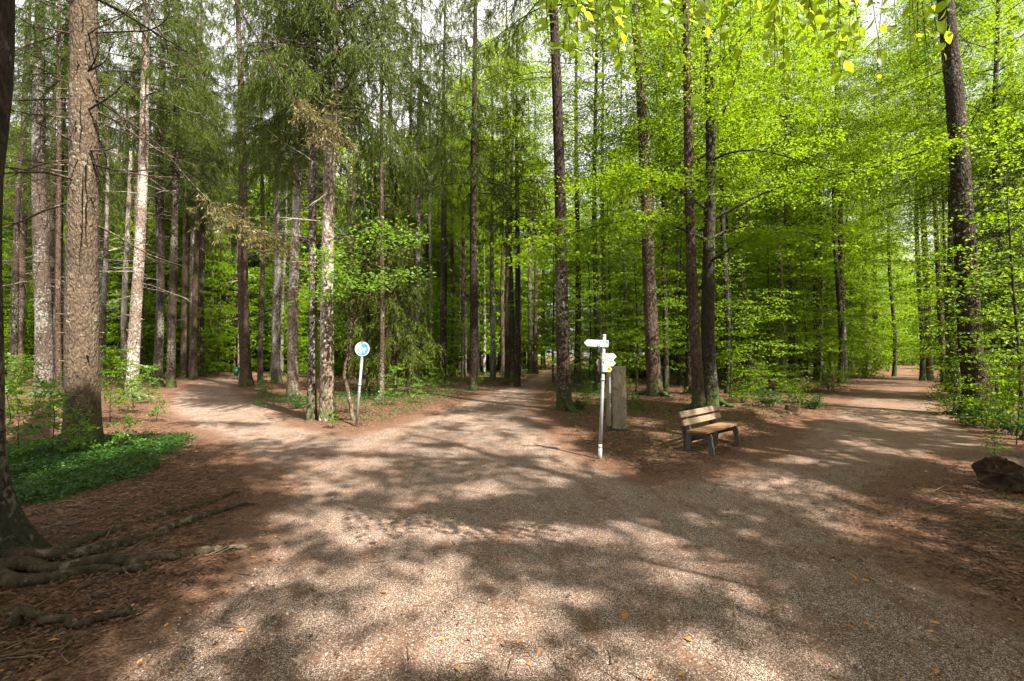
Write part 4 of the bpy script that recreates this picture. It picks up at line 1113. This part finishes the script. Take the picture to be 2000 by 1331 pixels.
for v, bx, by, sc, lab in (
    (0, 1450, 795, 1.0, 'green bush right behind the bench'), (1, 1500, 802, 1.1, 'low dark bush right of the bench'), (2, 1480, 775, 1.0, 'taller bush before the brown spruce beyond the bench'),
    (0, 1555, 792, 1.0, 'bush behind the small stump'), (1, 1590, 800, .9, 'low bush at the corner of the broad path'), (2, 1540, 770, 1.0, 'bush under the slim tan trunk'),
    (2, 1690, 738, 1.6, 'sunlit bush on the left verge far down the broad path'), (2, 1735, 726, 1.8, 'bright bush at the far left verge of the broad path'), (0, 1620, 765, 1.3, 'bush under the lone brown trunk'),
    (2, 1860, 812, .9, 'bush before the biggest dark trunk on its left'), (0, 1925, 838, .9, 'bush at the mossy foot of the biggest dark trunk'), (1, 1890, 832, .9, 'low dark bush at the right verge'),
    (2, 1975, 800, 1.3, 'tall bush behind the right edge trunk'), (0, 1880, 780, 1.4, 'bush behind the leaning trunk on the right verge'), (1, 1980, 850, 1.1, 'low bush in front of the right edge trunk'),
    (2, 2010, 780, 1.6, 'leafy thicket at the right edge of the picture'), (2, 1960, 770, 1.7, 'leafy thicket behind the biggest dark trunk'), (0, 1805, 735, 1.4, 'bush at the far right verge of the broad path'),
    (1, 1135, 800, .6, 'low green tuft at the foot of the tall dark spruce'), (0, 1220, 770, .9, 'small bush behind the grey column'), (0, 1165, 735, 1.6, 'sunlit bush behind the arrow signs'),
    (0, 1300, 750, 1.5, 'bush in the wood between the two big brown trunks'), (2, 1400, 745, 1.4, 'bush in the wood behind the forked beech'), (1, 580, 800, .7, 'mossy tuft between the pale spruces'),
    (2, 20, 770, 1.3, 'bush behind the left edge trunks'), (0, 170, 760, 1.4, 'bush behind the thick tan trunk'), (2, 240, 745, 1.6, 'bush deeper behind the pale leaning spruce'), (0, 60, 820, 1.0, 'low bush before the mottled trunk')):
    plant(BUSH[v], bx, by, sc, lab, 'bush', 'undergrowth bushes')

def crooked_sapling():
    rr = np.random.default_rng(15)
    g0 = gp(703, 826); d = g0[1]
    e = thing('sapling', 'crooked pale stemmed maple with whitish green leaves left of the round sign', 'sapling', g0)
    sa, la = Acc(), Acc()
    def br(pts, a, b):
        P = np.array([pt(x, y, d + dz) for x, y, dz in pts]) - g0; k = 22
        s = np.linspace(0, 1, len(P)); u = np.linspace(0, 1, k)
        Q = np.stack([np.interp(u, s, P[:, i]) for i in range(3)], -1)
        for _ in range(2): Q[1:-1] = (Q[:-2] + Q[1:-1] * 2 + Q[2:]) / 4
        Q += rr.normal(size=Q.shape) * .006
        sa.tube(Q, np.linspace(a, b, k), 7); return Q
    br([(691, 832, 0), (686, 800, 0), (676, 750, 0), (670, 727, 0), (678, 700, 0), (684, 670, 0), (690, 640, 0), (706, 600, .1), (738, 560, .2)], .062, .018)
    br([(672, 725, 0), (680, 712, 0), (684, 690, .1)], .03, .012)
    br([(684, 668, 0), (676, 640, -.1), (680, 625, -.2), (700, 622, -.2), (718, 615, -.2)], .018, .006)
    br([(674, 700, 0), (668, 680, -.2), (666, 660, -.3), (650, 640, -.3)], .014, .006)
    tops = [[(690, 640, 0), (700, 560, -.3), (690, 500, -.5), (720, 455, -.7)], [(706, 600, .1), (740, 560, -.2), (770, 540, -.5), (810, 530, -.8)], [(690, 620, 0), (660, 580, -.4), (630, 570, -.7), (610, 585, -.9)],
            [(700, 560, 0), (740, 500, -.4), (780, 470, -.7), (815, 460, -1)], [(695, 560, 0), (670, 520, -.4), (650, 500, -.7), (628, 495, -.9)], [(700, 540, 0), (730, 480, -.6), (740, 450, -.9), (760, 440, -1.2)],
            [(690, 600, 0), (700, 575, -.7), (720, 560, -1.1), (735, 545, -1.4)], [(690, 580, 0), (680, 545, -.7), (660, 535, -1.1), (640, 545, -1.3)]]
    for t in tops:
        Q = br(t, .02, .006)
        for q in Q[8:]:
            m = 16
            C = q + rr.normal(size=(m, 3)) * np.array((.30, .3, .09))
            sc = rr.uniform(.6, 1.2, m)
            la.leaves(C, rr.normal(size=(m, 3)) * (1, 1, .4) - (0, 0, .25), np.array((0, -.2, 1.0)) + rr.normal(size=(m, 3)) * .35, .10 * sc, .085 * sc)
    sa.build('trunk', M['bark_tan'], e); la.build('crown', M['maple_leaf'], e, False)
crooked_sapling()

# ------------------------------------------------------------------ ground cover, litter, twigs, pebbles
def in_polys(x, y, polys):
    m = np.zeros(len(x), bool)
    for q in polys: m |= poly_sd(x, y, q) > 0
    return m
def herbs():
    rr = np.random.default_rng(33)
    la = Acc()
    for qi, q in enumerate(GREENS):
        lo, hi = q.min(0) - .4, q.max(0) + .4
        area = np.prod(hi - lo); n = int(min(60000, area * (2600 if qi < 2 else 170)))
        x = rr.uniform(lo[0], hi[0], n); y = rr.uniform(lo[1], hi[1], n)
        sd = poly_sd(x, y, q); w = wave(x * 2.3, y * 2.3)
        ok = (sd + .55 * w + rr.normal(size=n) * .10 > .05) & (rr.uniform(size=n) < (1.0 if qi < 2 else np.clip(.5 + .6 * w, 0, 1)))
        x, y, w = x[ok], y[ok], w[ok]; m = len(x)
        hgt = (.10 + .10 * np.clip(w, -1, 1)) * (1 if qi < 2 else 1.3)
        z = floor_z(x, y) + rr.uniform(0, 1, m) ** .6 * hgt
        sc = rr.uniform(.6, 1.3, m) * (.046 if qi < 2 else .06)
        la.leaves(np.stack([x, y, z], -1), rr.normal(size=(m, 3)) * (1, 1, .35), np.array((0, 0, 1.0)) + rr.normal(size=(m, 3)) * .5, sc, sc * .6)
    # sparse plants over the rest of the floor
    n = 60000
    d = rr.uniform(8, 62, n); x = rr.uniform(-1.2, 1.2, n) * d; w = wave(x * .6 + 9, d * .6)
    sd = poly_sd(x, d, PATH)
    ok = (sd < -.3) & (rr.uniform(size=n) < np.clip(.12 + .55 * w, 0, .9))
    x, d = x[ok], d[ok]; m = len(x); z = floor_z(x, d) + rr.uniform(0, .22, m)
    sc = rr.uniform(.5, 1.3, m) * (.05 + d * .0026)
    la.leaves(np.stack([x, d, z], -1), rr.normal(size=(m, 3)) * (1, 1, .35), np.array((0, 0, 1.0)) + rr.normal(size=(m, 3)) * .5, sc, sc * .6)
    tag(la.build('ground_cover', M['herb_leaf'], None, False), 'low green herbs carpeting the forest floor beside the paths', 'ground cover', None, 'stuff')
herbs()

def scatter(n, dmin, dmax, rr, power=1.0):
    d = dmin * (dmax / dmin) ** (rr.uniform(0, 1, n) ** power)
    return rr.uniform(-1.2, 1.2, n) * d, d
def litter():
    rr = np.random.default_rng(34)
    la = Acc()
    x, y = scatter(120000, 1.9, 40, rr)
    sd = poly_sd(x, y, PATH); g_ = in_polys(x, y, GREENS[:2])
    p = np.where(sd < 0, .95, np.clip(.10 - sd * .10, .006, 1)) + .5 * np.exp(-((x - 4.9) / 1.6) ** 2 - ((y - 5.6) / 2.6) ** 2)
    ok = (rr.uniform(size=len(x)) < p) & ~(g_ & (rr.uniform(size=len(x)) < .8))
    x, y = x[ok], y[ok]; m = len(x)
    z = floor_z(x, y) + .006 + rr.uniform(0, .012, m)
    sc = rr.uniform(.55, 1.2, m) * (.040 + np.clip(y - 12, 0, 30) * .0022)
    la.leaves(np.stack([x, y, z], -1), rr.normal(size=(m, 3)) * (1, 1, .12), np.array((0, 0, 1.0)) + rr.normal(size=(m, 3)) * .28, sc, sc * .58, .22)
    tag(la.build('fallen_leaves', M['litter'], None, False), 'brown fallen leaves strewn over the forest floor and path edges', 'leaf litter', None, 'stuff')
    lb = Acc()
    x, y = scatter(230, 2.0, 14, rr); z = floor_z(x, y) + .012; m = len(x); sc = rr.uniform(.6, 1.2, m) * .06
    keep = poly_sd(x, y, PATH) > -.5
    C = np.stack([x, y, z], -1)[keep]; m = len(C)
    lb.fine_leaves(C, rr.normal(size=(m, 3)) * (1, 1, .1), np.array((0, 0, 1.0)) + rr.normal(size=(m, 3)) * .2, sc[keep], sc[keep] * .5)
    tag(lb.build('dry_leaves', M['yellow_leaf'], None), 'scattered orange dry leaves lying on the gravel', 'dry leaves', None, 'stuff')
    ta = Acc()
    x, y = scatter(1700, 2.0, 26, rr); sd = poly_sd(x, y, PATH)
    for a, b, s in zip(x, y, sd):
        if s > .3 and rr.uniform() < .80: continue
        L = rr.uniform(.04, .16) if s > 0 else rr.uniform(.06, .42) ** 1.2
        an = rr.uniform(0, 3.14); z = fz(a, b) + .012
        P = curve((a, b, z), (math.cos(an), math.sin(an), rr.uniform(-.02, .06)), L, 4, rr, 0, .12)
        P[:, 2] = np.maximum(P[:, 2], z - .004)
        t = rr.uniform(.0025, .006) * (1 + L * 1.5)
        ta.tube(P, np.linspace(t, t * .5, 4), 4)
    tag(ta.build('twigs', M['twig'], None), 'small dead twigs and needles strewn on the ground', 'twigs', None, 'stuff')
    pa = Acc()
    x, y = scatter(26000, 1.85, 9, rr, 1.15); sd = poly_sd(x, y, PATH)
    ok = sd + .4 * wave(x * 3, y * 3) > .5; x, y = x[ok], y[ok]; m = len(x)
    z = floor_z(x, y); s = rr.uniform(.0022, .0052, m) * rr.uniform(.7, 1.4, m)
    base = np.array([(-1, -1, 0), (1, -1, 0), (1, 1, 0), (-1, 1, 0), (-.5, -.5, 1), (.5, -.5, 1), (.5, .5, 1), (-.5, .5, 1)], float)
    an = rr.uniform(0, 6.28, m); ca, sa_ = np.cos(an), np.sin(an)
    B = base[None] * np.stack([s * rr.uniform(.7, 1.5, m), s * rr.uniform(.6, 1.1, m), s * rr.uniform(.5, 1.1, m)], -1)[:, None] * (1 + rr.normal(size=(m, 8, 1)) * .18)
    V = np.stack([B[..., 0] * ca[:, None] - B[..., 1] * sa_[:, None] + x[:, None], B[..., 0] * sa_[:, None] + B[..., 1] * ca[:, None] + y[:, None], B[..., 2] + z[:, None]], -1)
    Fq = np.array([(4, 5, 6, 7), (0, 1, 5, 4), (1, 2, 6, 5), (2, 3, 7, 6), (3, 0, 4, 7)])
    pa.add(V, np.arange(m)[:, None, None] * 8 + Fq)
    tag(pa.build('gravel', M['pebble'], None, False), 'loose grey and tan gravel chips on the path', 'gravel', None, 'stuff')
litter()

# ------------------------------------------------------------------ furniture helpers (bmesh)
def bm_obj(name, bm, mat, parent=None, loc=(0, 0, 0), rot=(0, 0, 0), bevel=0.0, smooth=False):
    if bevel: bmesh.ops.bevel(bm, geom=bm.edges[:], offset=bevel, segments=2, affect='EDGES', profile=.6)
    bmesh.ops.recalc_face_normals(bm, faces=bm.faces[:])
    me = bpy.data.meshes.new(name); bm.to_mesh(me); bm.free()
    if smooth:
        for p in me.polygons: p.use_smooth = True
    me.materials.append(mat)
    o = link(name, me, parent, loc); o.rotation_euler = rot
    return o
def bm_prism(outline, depth, y0=0.0):
    """outline in XZ, extruded along +Y from y0"""
    bm = bmesh.new()
    a = [bm.verts.new((x, y0, z)) for x, z in outline]; b = [bm.verts.new((x, y0 + depth, z)) for x, z in outline]
    bm.faces.new(a); bm.faces.new(b[::-1]); n = len(a)
    for i in range(n): bm.faces.new((a[i], b[i], b[(i + 1) % n], a[(i + 1) % n]))
    return bm
def bm_box(sx, sy, sz):
    bm = bmesh.new(); bmesh.ops.create_cube(bm, size=1.0)
    bmesh.ops.scale(bm, vec=(sx, sy, sz), verts=bm.verts[:]); return bm
def bm_cyl(r1, r2, h, seg=20, z0=0.0):
    bm = bmesh.new(); bmesh.ops.create_cone(bm, cap_ends=True, segments=seg, radius1=r1, radius2=r2, depth=h)
    bmesh.ops.translate(bm, vec=(0, 0, h / 2 + z0), verts=bm.verts[:]); return bm

# ------------------------------------------------------------------ signpost with arrow plates
def signpost():
    g0 = gp(1171.5, 896); d = g0[1]; mpp = d / FPX
    e = thing('signpost', 'galvanised pole carrying white arrow plates beside the middle path', 'signpost', (g0[0], g0[1], 0))
    tp = pt(1180.5, 657, d)
    lean = math.atan2(tp[0] - g0[0], tp[2]); e.rotation_euler = (0, lean, 0)
    H = float(np.linalg.norm(tp - g0))
    bm_obj('pole', bm_cyl(.030, .030, H + .1, 20, -.1), M['galvanised'], e, smooth=True)
    bm_obj('base_sleeve', bm_cyl(.037, .037, .24, 20, -.06), M['galvanised'], e, smooth=True)
    bm_obj('sticker_band', bm_cyl(.0325, .0325, .07, 20, .18), M['sticker'], e, smooth=True)
    bm_obj('clamp', bm_cyl(.037, .037, .03, 20, (896 - 745) * mpp), M['galvanised'], e, smooth=True)
    bm_obj('green_band', bm_cyl(.0335, .0335, .06, 20, (896 - 732) * mpp), M['band_green'], e, smooth=True)
    bm_obj('pole_cap', bm_cyl(.034, .026, .03, 20, H), M['sign_white'], e, smooth=True)
    cx = lambda py: 1171.5 + (896 - py) / 239 * 9.0
    def plate(x0, x1, y0, y1, tipd, mat, yo, name='arrow_plate', tip=None, rz=0.0, label=None):
        """plate from px x0..x1, y0..y1; tipd -1 left arrow, 1 right arrow, 0 none"""
        yc = (y0 + y1) / 2; zc = (896 - yc) * mpp; c = cx(yc)
        a, b, h = (x0 - c) * mpp, (x1 - c) * mpp, (y1 - y0) * mpp / 2
        t = h * .95 if tip is None else tip
        if tipd < 0: out = [(a, 0), (a + t, -h), (b, -h), (b, h), (a + t, h)]
        elif tipd > 0: out = [(a, -h), (b - t, -h), (b, 0), (b - t, h), (a, h)]
        else: out = [(a, -h), (b, -h), (b, h), (a, h)]
        o = bm_obj(name, bm_prism(out, .012), mat, e, (0, yo, zc), (0, 0, rz), .002)
        if label: o['label'] = label
        def mark(nm, px0, px1, py0, py1, m, lift=.0035):
            w, hh = (px1 - px0) * mpp, (py1 - py0) * mpp
            bm = bm_box(w, .002, hh)
            return bm_obj(nm, bm, m, o, (((px0 + px1) / 2 - c) * mpp, -lift, (yc - (py0 + py1) / 2) * mpp))
        return o, mark
    o, mk = plate(1139.5, 1187.5, 666.5, 679.5, -1, M['sign_white'], -.05, label='long white arrow plate pointing left at the top')
    mk('route_mark', 1165, 1171, 674, 679, M['sign_green']); mk('route_mark', 1181.5, 1186, 668, 672, M['sign_green'])
    mk('route_symbol', 1166.8, 1169.2, 675.2, 677.6, M['sign_white'], .0055)
    mk('route_symbol', 1183, 1184.6, 669.2, 670.8, M['sign_white'], .0055)
    for a, b, c_, q in ((1147, 1149, 669.6, 670.4), (1147.5, 1158, 673, 673.7), (1147.5, 1154, 676.2, 676.8)): mk('text_line', a, b, c_, q, M['faded_ink'])
    for a, b, c_, q in ((1170, 1176, 669, 669.6), (1173, 1176.5, 671.8, 672.5), (1172, 1175.5, 675.2, 676)): mk('text_line', a, b, c_, q, M['faded_red'])
    mk('text_line', 1175.6, 1177, 668.6, 669.8, M['sign_ink'])
    plate(1168.5, 1184, 680, 690.5, 1, M['sign_back'], .035, 'arrow_plate', .035, label='grey back of an arrow plate seen from behind')
    o, mk = plate(1174.6, 1203, 691.5, 703.5, 1, M['sign_white'], -.05, label='upper white arrow plate pointing right')
    mk('text_line', 1180, 1182.5, 694.2, 694.8, M['faded_ink']); mk('text_line', 1181.5, 1183.5, 696.6, 697.6, M['faded_ink'])
    mk('text_line', 1184, 1196, 700.2, 700.8, M['faded_ink'])
    o, mk = plate(1174.6, 1201.5, 704.2, 716.2, 1, M['sign_white'], -.052, label='lower white arrow plate pointing right with green route mark')
    mk('route_mark', 1176.4, 1178.8, 707.5, 711.5, M['sign_green']); mk('dark_tab', 1191, 1193.2, 705.5, 709.2, M['sign_ink'])
    mk('text_line', 1181, 1184, 708.6, 709.6, M['faded_ink']); mk('text_line', 1184.5, 1190, 711.4, 712, M['faded_ink']); mk('text_line', 1180, 1186, 705.8, 706.4, M['faded_red'])
    plate(1164, 1173.2, 703.2, 716.5, -1, M['sign_back'], .036, 'arrow_plate', .03, .25, label='grey plate back jutting left')
    plate(1167.5, 1174, 717, 727.5, 0, M['sign_back'], .037, 'arrow_plate', .03, .3, label='lowest grey plate back jutting left')
    o, mk = plate(1176, 1194.5, 716.8, 727.8, 1, M['sign_white'], -.052, tip=.05, label='small white arrow plate with a yellow tip')
    bm_obj('yellow_tip', bm_prism([((1185.2 - cx(722)) * mpp, -.049), ((1190.4 - cx(722)) * mpp, -.049), ((1194.2 - cx(722)) * mpp, 0), ((1190.4 - cx(722)) * mpp, .049), ((1185.2 - cx(722)) * mpp, .049)], .002, -.0032), M['sign_yellow'], o)
    for a, b, c_, q in ((1186.2, 1187.4, 719.5, 722.5), (1187.6, 1189, 721, 723.8), (1189.4, 1190.4, 720, 723)): mk('number_mark', a, b, c_, q, M['sign_ink'], .0062)
signpost()

# ------------------------------------------------------------------ round sign
def round_sign():
    g0 = gp(695.5, 836); d = g0[1]; mpp = d / FPX
    e = thing('round_sign', 'worn round blue and white sign on a leaning grey pole', 'sign', (g0[0], g0[1], 0))
    tp = pt(709.5, 672, d); v = tp - g0
    e.rotation_euler = (0, math.atan2(v[0], v[2]), 0)
    H = float(np.linalg.norm(v))
    bm_obj('pole', bm_cyl(.032, .032, H + .1, 20, -.1), M['galvanised'], e, smooth=True)
    bm_obj('clamp', bm_cyl(.042, .042, .035, 20, H * .505), M['galvanised'], e, smooth=True)
    bm_obj('clamp', bm_cyl(.038, .038, .02, 20, H * .42), M['galvanised'], e, smooth=True)
    R0 = 14.2 * mpp; zc = H - .13
    g = NT('sign_face'); oc = g.n('TexCoord').outputs['Object']
    sx = g.n('SeparateXYZ', i={0: oc})
    n1 = g.noise(oc, 16, 4, .7); n2 = g.noise(g.n('Mapping', i={'Vector': oc, 'Location': (3, 2, 1)}).outputs[0], 9, 3)
    c = g.ramp(n2, [(.35, (.03, .16, .48)), (.7, (.10, .34, .66))])
    edge = g.math('ADD', g.math('MULTIPLY', sx.outputs[0], -1.5), g.math('MULTIPLY', g.math('SUBTRACT', n1, .5), 1.5))
    c = g.mix(g.smooth(edge, .02, .20), c, (.46, .55, .64))
    c = g.mix(g.math('MULTIPLY', g.smooth(g.noise(oc, 26, 3, .7), .60, .68), .7), c, (.62, .45, .40))
    g.set(g.p, 'Base Color', c); g.set(g.p, 'Roughness', .4)
    def disc(r_, t, y, name, m, par):
        bm = bmesh.new(); bmesh.ops.create_cone(bm, cap_ends=True, segments=48, radius1=r_, radius2=r_, depth=t)
        bmesh.ops.rotate(bm, cent=(0, 0, 0), matrix=Matrix.Rotation(R(90), 3, 'X'), verts=bm.verts[:])
        return bm_obj(name, bm, m, par, (0, y, 0) if par is not e else (0, y, zc), bevel=0)
    dsk = disc(R0, .008, -.042, 'disc', M['sign_white'], e)
    face = disc(R0 * .88, .003, -.0052, 'sign_face', g.m, dsk)
    # two pale worn figures, large and small
    def fig(x, s, m):
        bm = bm_prism([(x - .022 * s, -.13 * s), (x + .02 * s, -.13 * s), (x + .035 * s, -.02 * s), (x + .06 * s, -.05 * s), (x + .04 * s, .06 * s), (x - .03 * s, .07 * s), (x - .05 * s, -.03 * s), (x - .03 * s, -.02 * s)], .002, -.0035)
        bm_obj('figure', bm, m, face)
    fig(-.03, .85, M['sign_white']); fig(.06, .62, M['sign_white'])
round_sign()

# ------------------------------------------------------------------ grey column with notice board on its left
def column():
    g0 = gp(1212, 848); d = g0[1]; mpp = d / FPX
    e = thing('notice_column', 'rounded grey brown column with a narrow notice strip on its left side', 'column', (g0[0], g0[1] + .12, 0))
    H = 130 * mpp; w = 30 * mpp / 2
    pts = []
    for i in range(25):
        a = -math.pi * .62 + i / 24 * math.pi * 1.24
        pts.append((w * 1.0 * math.sin(a) / math.sin(math.pi * .5), -.17 * math.cos(a)))
    pts += [(w * .93, .19), (-w * .93, .19)]
    bm = bmesh.new(); rows = []
    for z in (-.1, .12, .5, .9, H - .012, H):
        k = 1.0 if z < H - .001 else .985
        rows.append([bm.verts.new((x * k + (z / H) * -.02, y * k, z + (.02 if z == H and x < 0 else 0))) for x, y in pts])
    n = len(pts)
    for a, b in zip(rows[:-1], rows[1:]):
        for i in range(n): bm.faces.new((a[i], a[(i + 1) % n], b[(i + 1) % n], b[i]))
    bm.faces.new(rows[-1]); bm.faces.new(rows[0][::-1])
    bm_obj('body', bm, M['concrete'], e, smooth=False)
    bm = bm_cyl(w * 1.10, w * 1.05, .18, 28, -.06)
    bmesh.ops.scale(bm, vec=(1, 1.12, 1), verts=bm.verts[:])
    bm_obj('foot', bm, M['tar'], e, smooth=True)
    bd = bm_obj('side_board', bm_box(.055, .30, H * .86), M['concrete'], e, (-w - .045, .08, H * .54), bevel=.006)
    bm_obj('notice_strip', bm_box(.046, .004, 31 * mpp), M['sign_white'], bd, (0, -.1535, .285))
    g = NT('scribble'); oc = g.n('TexCoord').outputs['Object']
    g.set(g.p, 'Base Color', g.ramp(g.noise(oc, 38, 4, .8), [(.42, (.05, .05, .055)), (.5, (.18, .17, .17)), (.62, (.40, .39, .38))])); g.set(g.p, 'Roughness', .6)
    bm_obj('scribbled_strip', bm_box(.046, .004, 24 * mpp), g.m, bd, (0, -.1535, -.06))
    bm_obj('sticker', bm_box(.022, .004, 7 * mpp), M['sign_white'], bd, (.008, -.157, -.17))
column()

# ------------------------------------------------------------------ bench
def bench():
    FL, FR, BL = gp(1389, 891), gp(1441, 872), gp(1341, 881)
    ux = FR - FL; L = np.linalg.norm(ux); ang = math.atan2(ux[1], ux[0])
    c = (FL + FR) / 2
    e = thing('park_bench', 'wooden slatted bench on concrete legs, empty, at the edge of the leaf litter', 'bench', (c[0], c[1], fz(c[0], c[1]) - .01), ang)
    # local: x along the bench, +y towards the back
    def side_frame(x):
        # outline in (y, z): front leg curving down, seat bearer, back leg, leaning back support
        front = [(-.02, -.03), (.045, -.03), (.035, .10), (.045, .20), (.08, .30), (.14, .335)]
        mid = [(.355, .325), (.375, .20), (.395, .08), (.42, -.03)]
        back = [(.50, -.03), (.475, .10), (.455, .22), (.455, .36), (.50, .52), (.575, .745)]
        topb = [(.515, .765), (.43, .55), (.375, .415)]
        ft = [(.20, .395), (.06, .41), (.01, .385), (-.015, .32), (-.02, .22), (-.045, .10), (-.06, .0)]
        o = front + mid + back + topb + ft
        bm = bmesh.new(); t = .030
        a = [bm.verts.new((-t, y, z)) for y, z in o]; b = [bm.verts.new((t, y, z)) for y, z in o]
        n = len(o)
        fa = bm.faces.new(a); fb = bm.faces.new(b[::-1])
        for i in range(n): bm.faces.new((a[i], b[i], b[(i + 1) % n], a[(i + 1) % n]))
        bmesh.ops.triangulate(bm, faces=[fa, fb])
        return bm_obj('leg_frame', bm, M['concrete_leg'], e, (x, 0, 0))
    side_frame(-L / 2 + .02); side_frame(L / 2 - .02)
    PL = L + .42
    rr = np.random.default_rng(3)
    for k, (y, z) in enumerate(((.035, .432), (.165, .425), (.295, .418))):
        bm_obj('seat', bm_box(PL, .118, .04), M['plank_seat'], e, (0.0, y, z), (R(-3), 0, 0), .006)
    for k, (y, z) in enumerate(((.455, .56), (.508, .705))):
        o = bm_obj('backrest', bm_box(PL, .036, .115), M['plank_back'], e, (-.01, y - .03, z), (R(-19), 0, 0), .006)
        for sx in (-1, 1):
            for qz in (-.025, .025):
                bm = bm_cyl(.008, .008, .006, 10); bmesh.ops.rotate(bm, cent=(0, 0, 0), matrix=Matrix.Rotation(R(90), 3, 'X'), verts=bm.verts[:])
                bm_obj('bolt', bm, M['dark_metal'], o, (sx * (L / 2 - .02), -.018, qz))
bench()

# ------------------------------------------------------------------ green litter bin
def litter_bin():
    d = 34.0; b = pt(461.5, 735, d); mpp = d / FPX
    b[2] = 0
    e = thing('litter_bin', 'small green litter bin on a thin post beside the narrow path', 'bin', b)
    bm_obj('post', bm_cyl(.03, .03, 1.0, 10, 0), M['dark_metal'], e, (0, .20, 0), smooth=True)
    z0 = CAM_H - (731 - 692) * mpp
    z0 = .28
    bm = bm_cyl(.15, .20, .50, 24, z0); bm_obj('bucket', bm, M['bin_green'], e, smooth=True)
    bm_obj('rim', bm_cyl(.215, .215, .05, 24, z0 + .5), M['bin_green'], e, smooth=True)
    bm_obj('bottom_cone', bm_cyl(.05, .15, .08, 24, z0 - .08), M['bin_green'], e, smooth=True)
    bm_obj('lid', bm_cyl(.19, .10, .05, 24, z0 + .55), M['dark_metal'], e, smooth=True)
litter_bin()

# ------------------------------------------------------------------ rotten log and stump
def log():
    rr = np.random.default_rng(77)
    a = gp(1955, 962); b = gp(2170, 935)
    ax = norm(b - a); L = 2.2
    e = tag(link('fallen_log', None, None, tuple(a)), 'dark rotten log lying at the right edge with a jagged broken end', 'log')
    ac = Acc(); n, sd = 40, 44
    th = np.arange(sd) * 2 * math.pi / sd
    ph = rr.uniform(0, 6.28, 6)
    jag = .05 * np.sin(th * 2 + ph[0]) + .03 * np.sin(th * 7 + ph[1]) + rr.normal(size=sd) * .018
    side = norm(np.cross(ax, (0, 0, 1.0)))
    V = np.zeros((n, sd, 3))
    for i in range(n):
        t = i / (n - 1)
        rad = .235 * (1 + .05 * np.sin(th * 2 + ph[2] + t) + .075 * np.abs(np.sin(th * 5.5 + ph[3] + t * .6)) + .02 * np.sin(t * 9 + th * 2 + ph[4])) + rr.normal(size=sd) * .006
        s = t * L + jag * (1 - t) ** 3
        V[i] = ax * s[:, None] + side * (np.cos(th) * rad * 1.05)[:, None] + np.array((0, 0, 1.0)) * (np.sin(th) * rad + .23)[:, None]
    i = np.arange(n - 1)[:, None] * sd; j = np.arange(sd)[None]; j2 = (j + 1) % sd
    ac.add(V, np.stack([i + j, i + j2, i + sd + j2, i + sd + j], -1))
    # hollow broken face
    rings = [V[0]]
    c0 = V[0].mean(0)
    for k, (f, dp) in enumerate(((.86, .015), (.62, .06), (.34, .03), (.02, .05))):
        rings.append(c0 + (V[0] - c0) * f + ax * (dp + rr.normal(size=(sd, 1)) * .02))
    W = np.stack(rings); m = len(rings)
    i = np.arange(m - 1)[:, None] * sd
    ac.add(W, np.stack([i + j, i + sd + j, i + sd + j2, i + j2], -1))
    ac.build('wood', M['rotten'], e)
log()
def stump(px, py, w, h, label, seed):
    rr = np.random.default_rng(seed); g0 = gp(px, py)
    ac = Acc(); sd = 18; th = np.arange(sd) * 2 * math.pi / sd; rows = []
    for z, k in ((-.1, 1.5), (.03, 1.25), (.12, 1.05), (h * .8, 1.0), (h, .93)):
        rr_ = w * k * (1 + .12 * np.sin(th * 3 + seed) + .06 * np.sin(th * 7)) + rr.normal(size=sd) * .01
        rows.append(np.stack([np.cos(th) * rr_, np.sin(th) * rr_, np.full(sd, z) + (rr.normal(size=sd) * .025 if z == h else 0)], -1))
    rows.append(rows[-1] * np.array((.5, .5, .9))); rows.append(rows[-1] * np.array((.05, .05, .95)))
    W = np.stack(rows); i = np.arange(len(rows) - 1)[:, None] * sd; j = np.arange(sd)[None]; j2 = (j + 1) % sd
    ac.add(W, np.stack([i + j, i + j2, i + sd + j2, i + sd + j], -1))
    o = ac.build('tree_stump', M['rotten'], None, True, tuple(g0)); tag(o, label, 'stump')
stump(1548, 806, .19, .26, 'small dark tree stump at the left verge of the broad path', 5)
stump(985, 752, .25, .22, 'low mossy stump at the left edge of the middle path', 8)
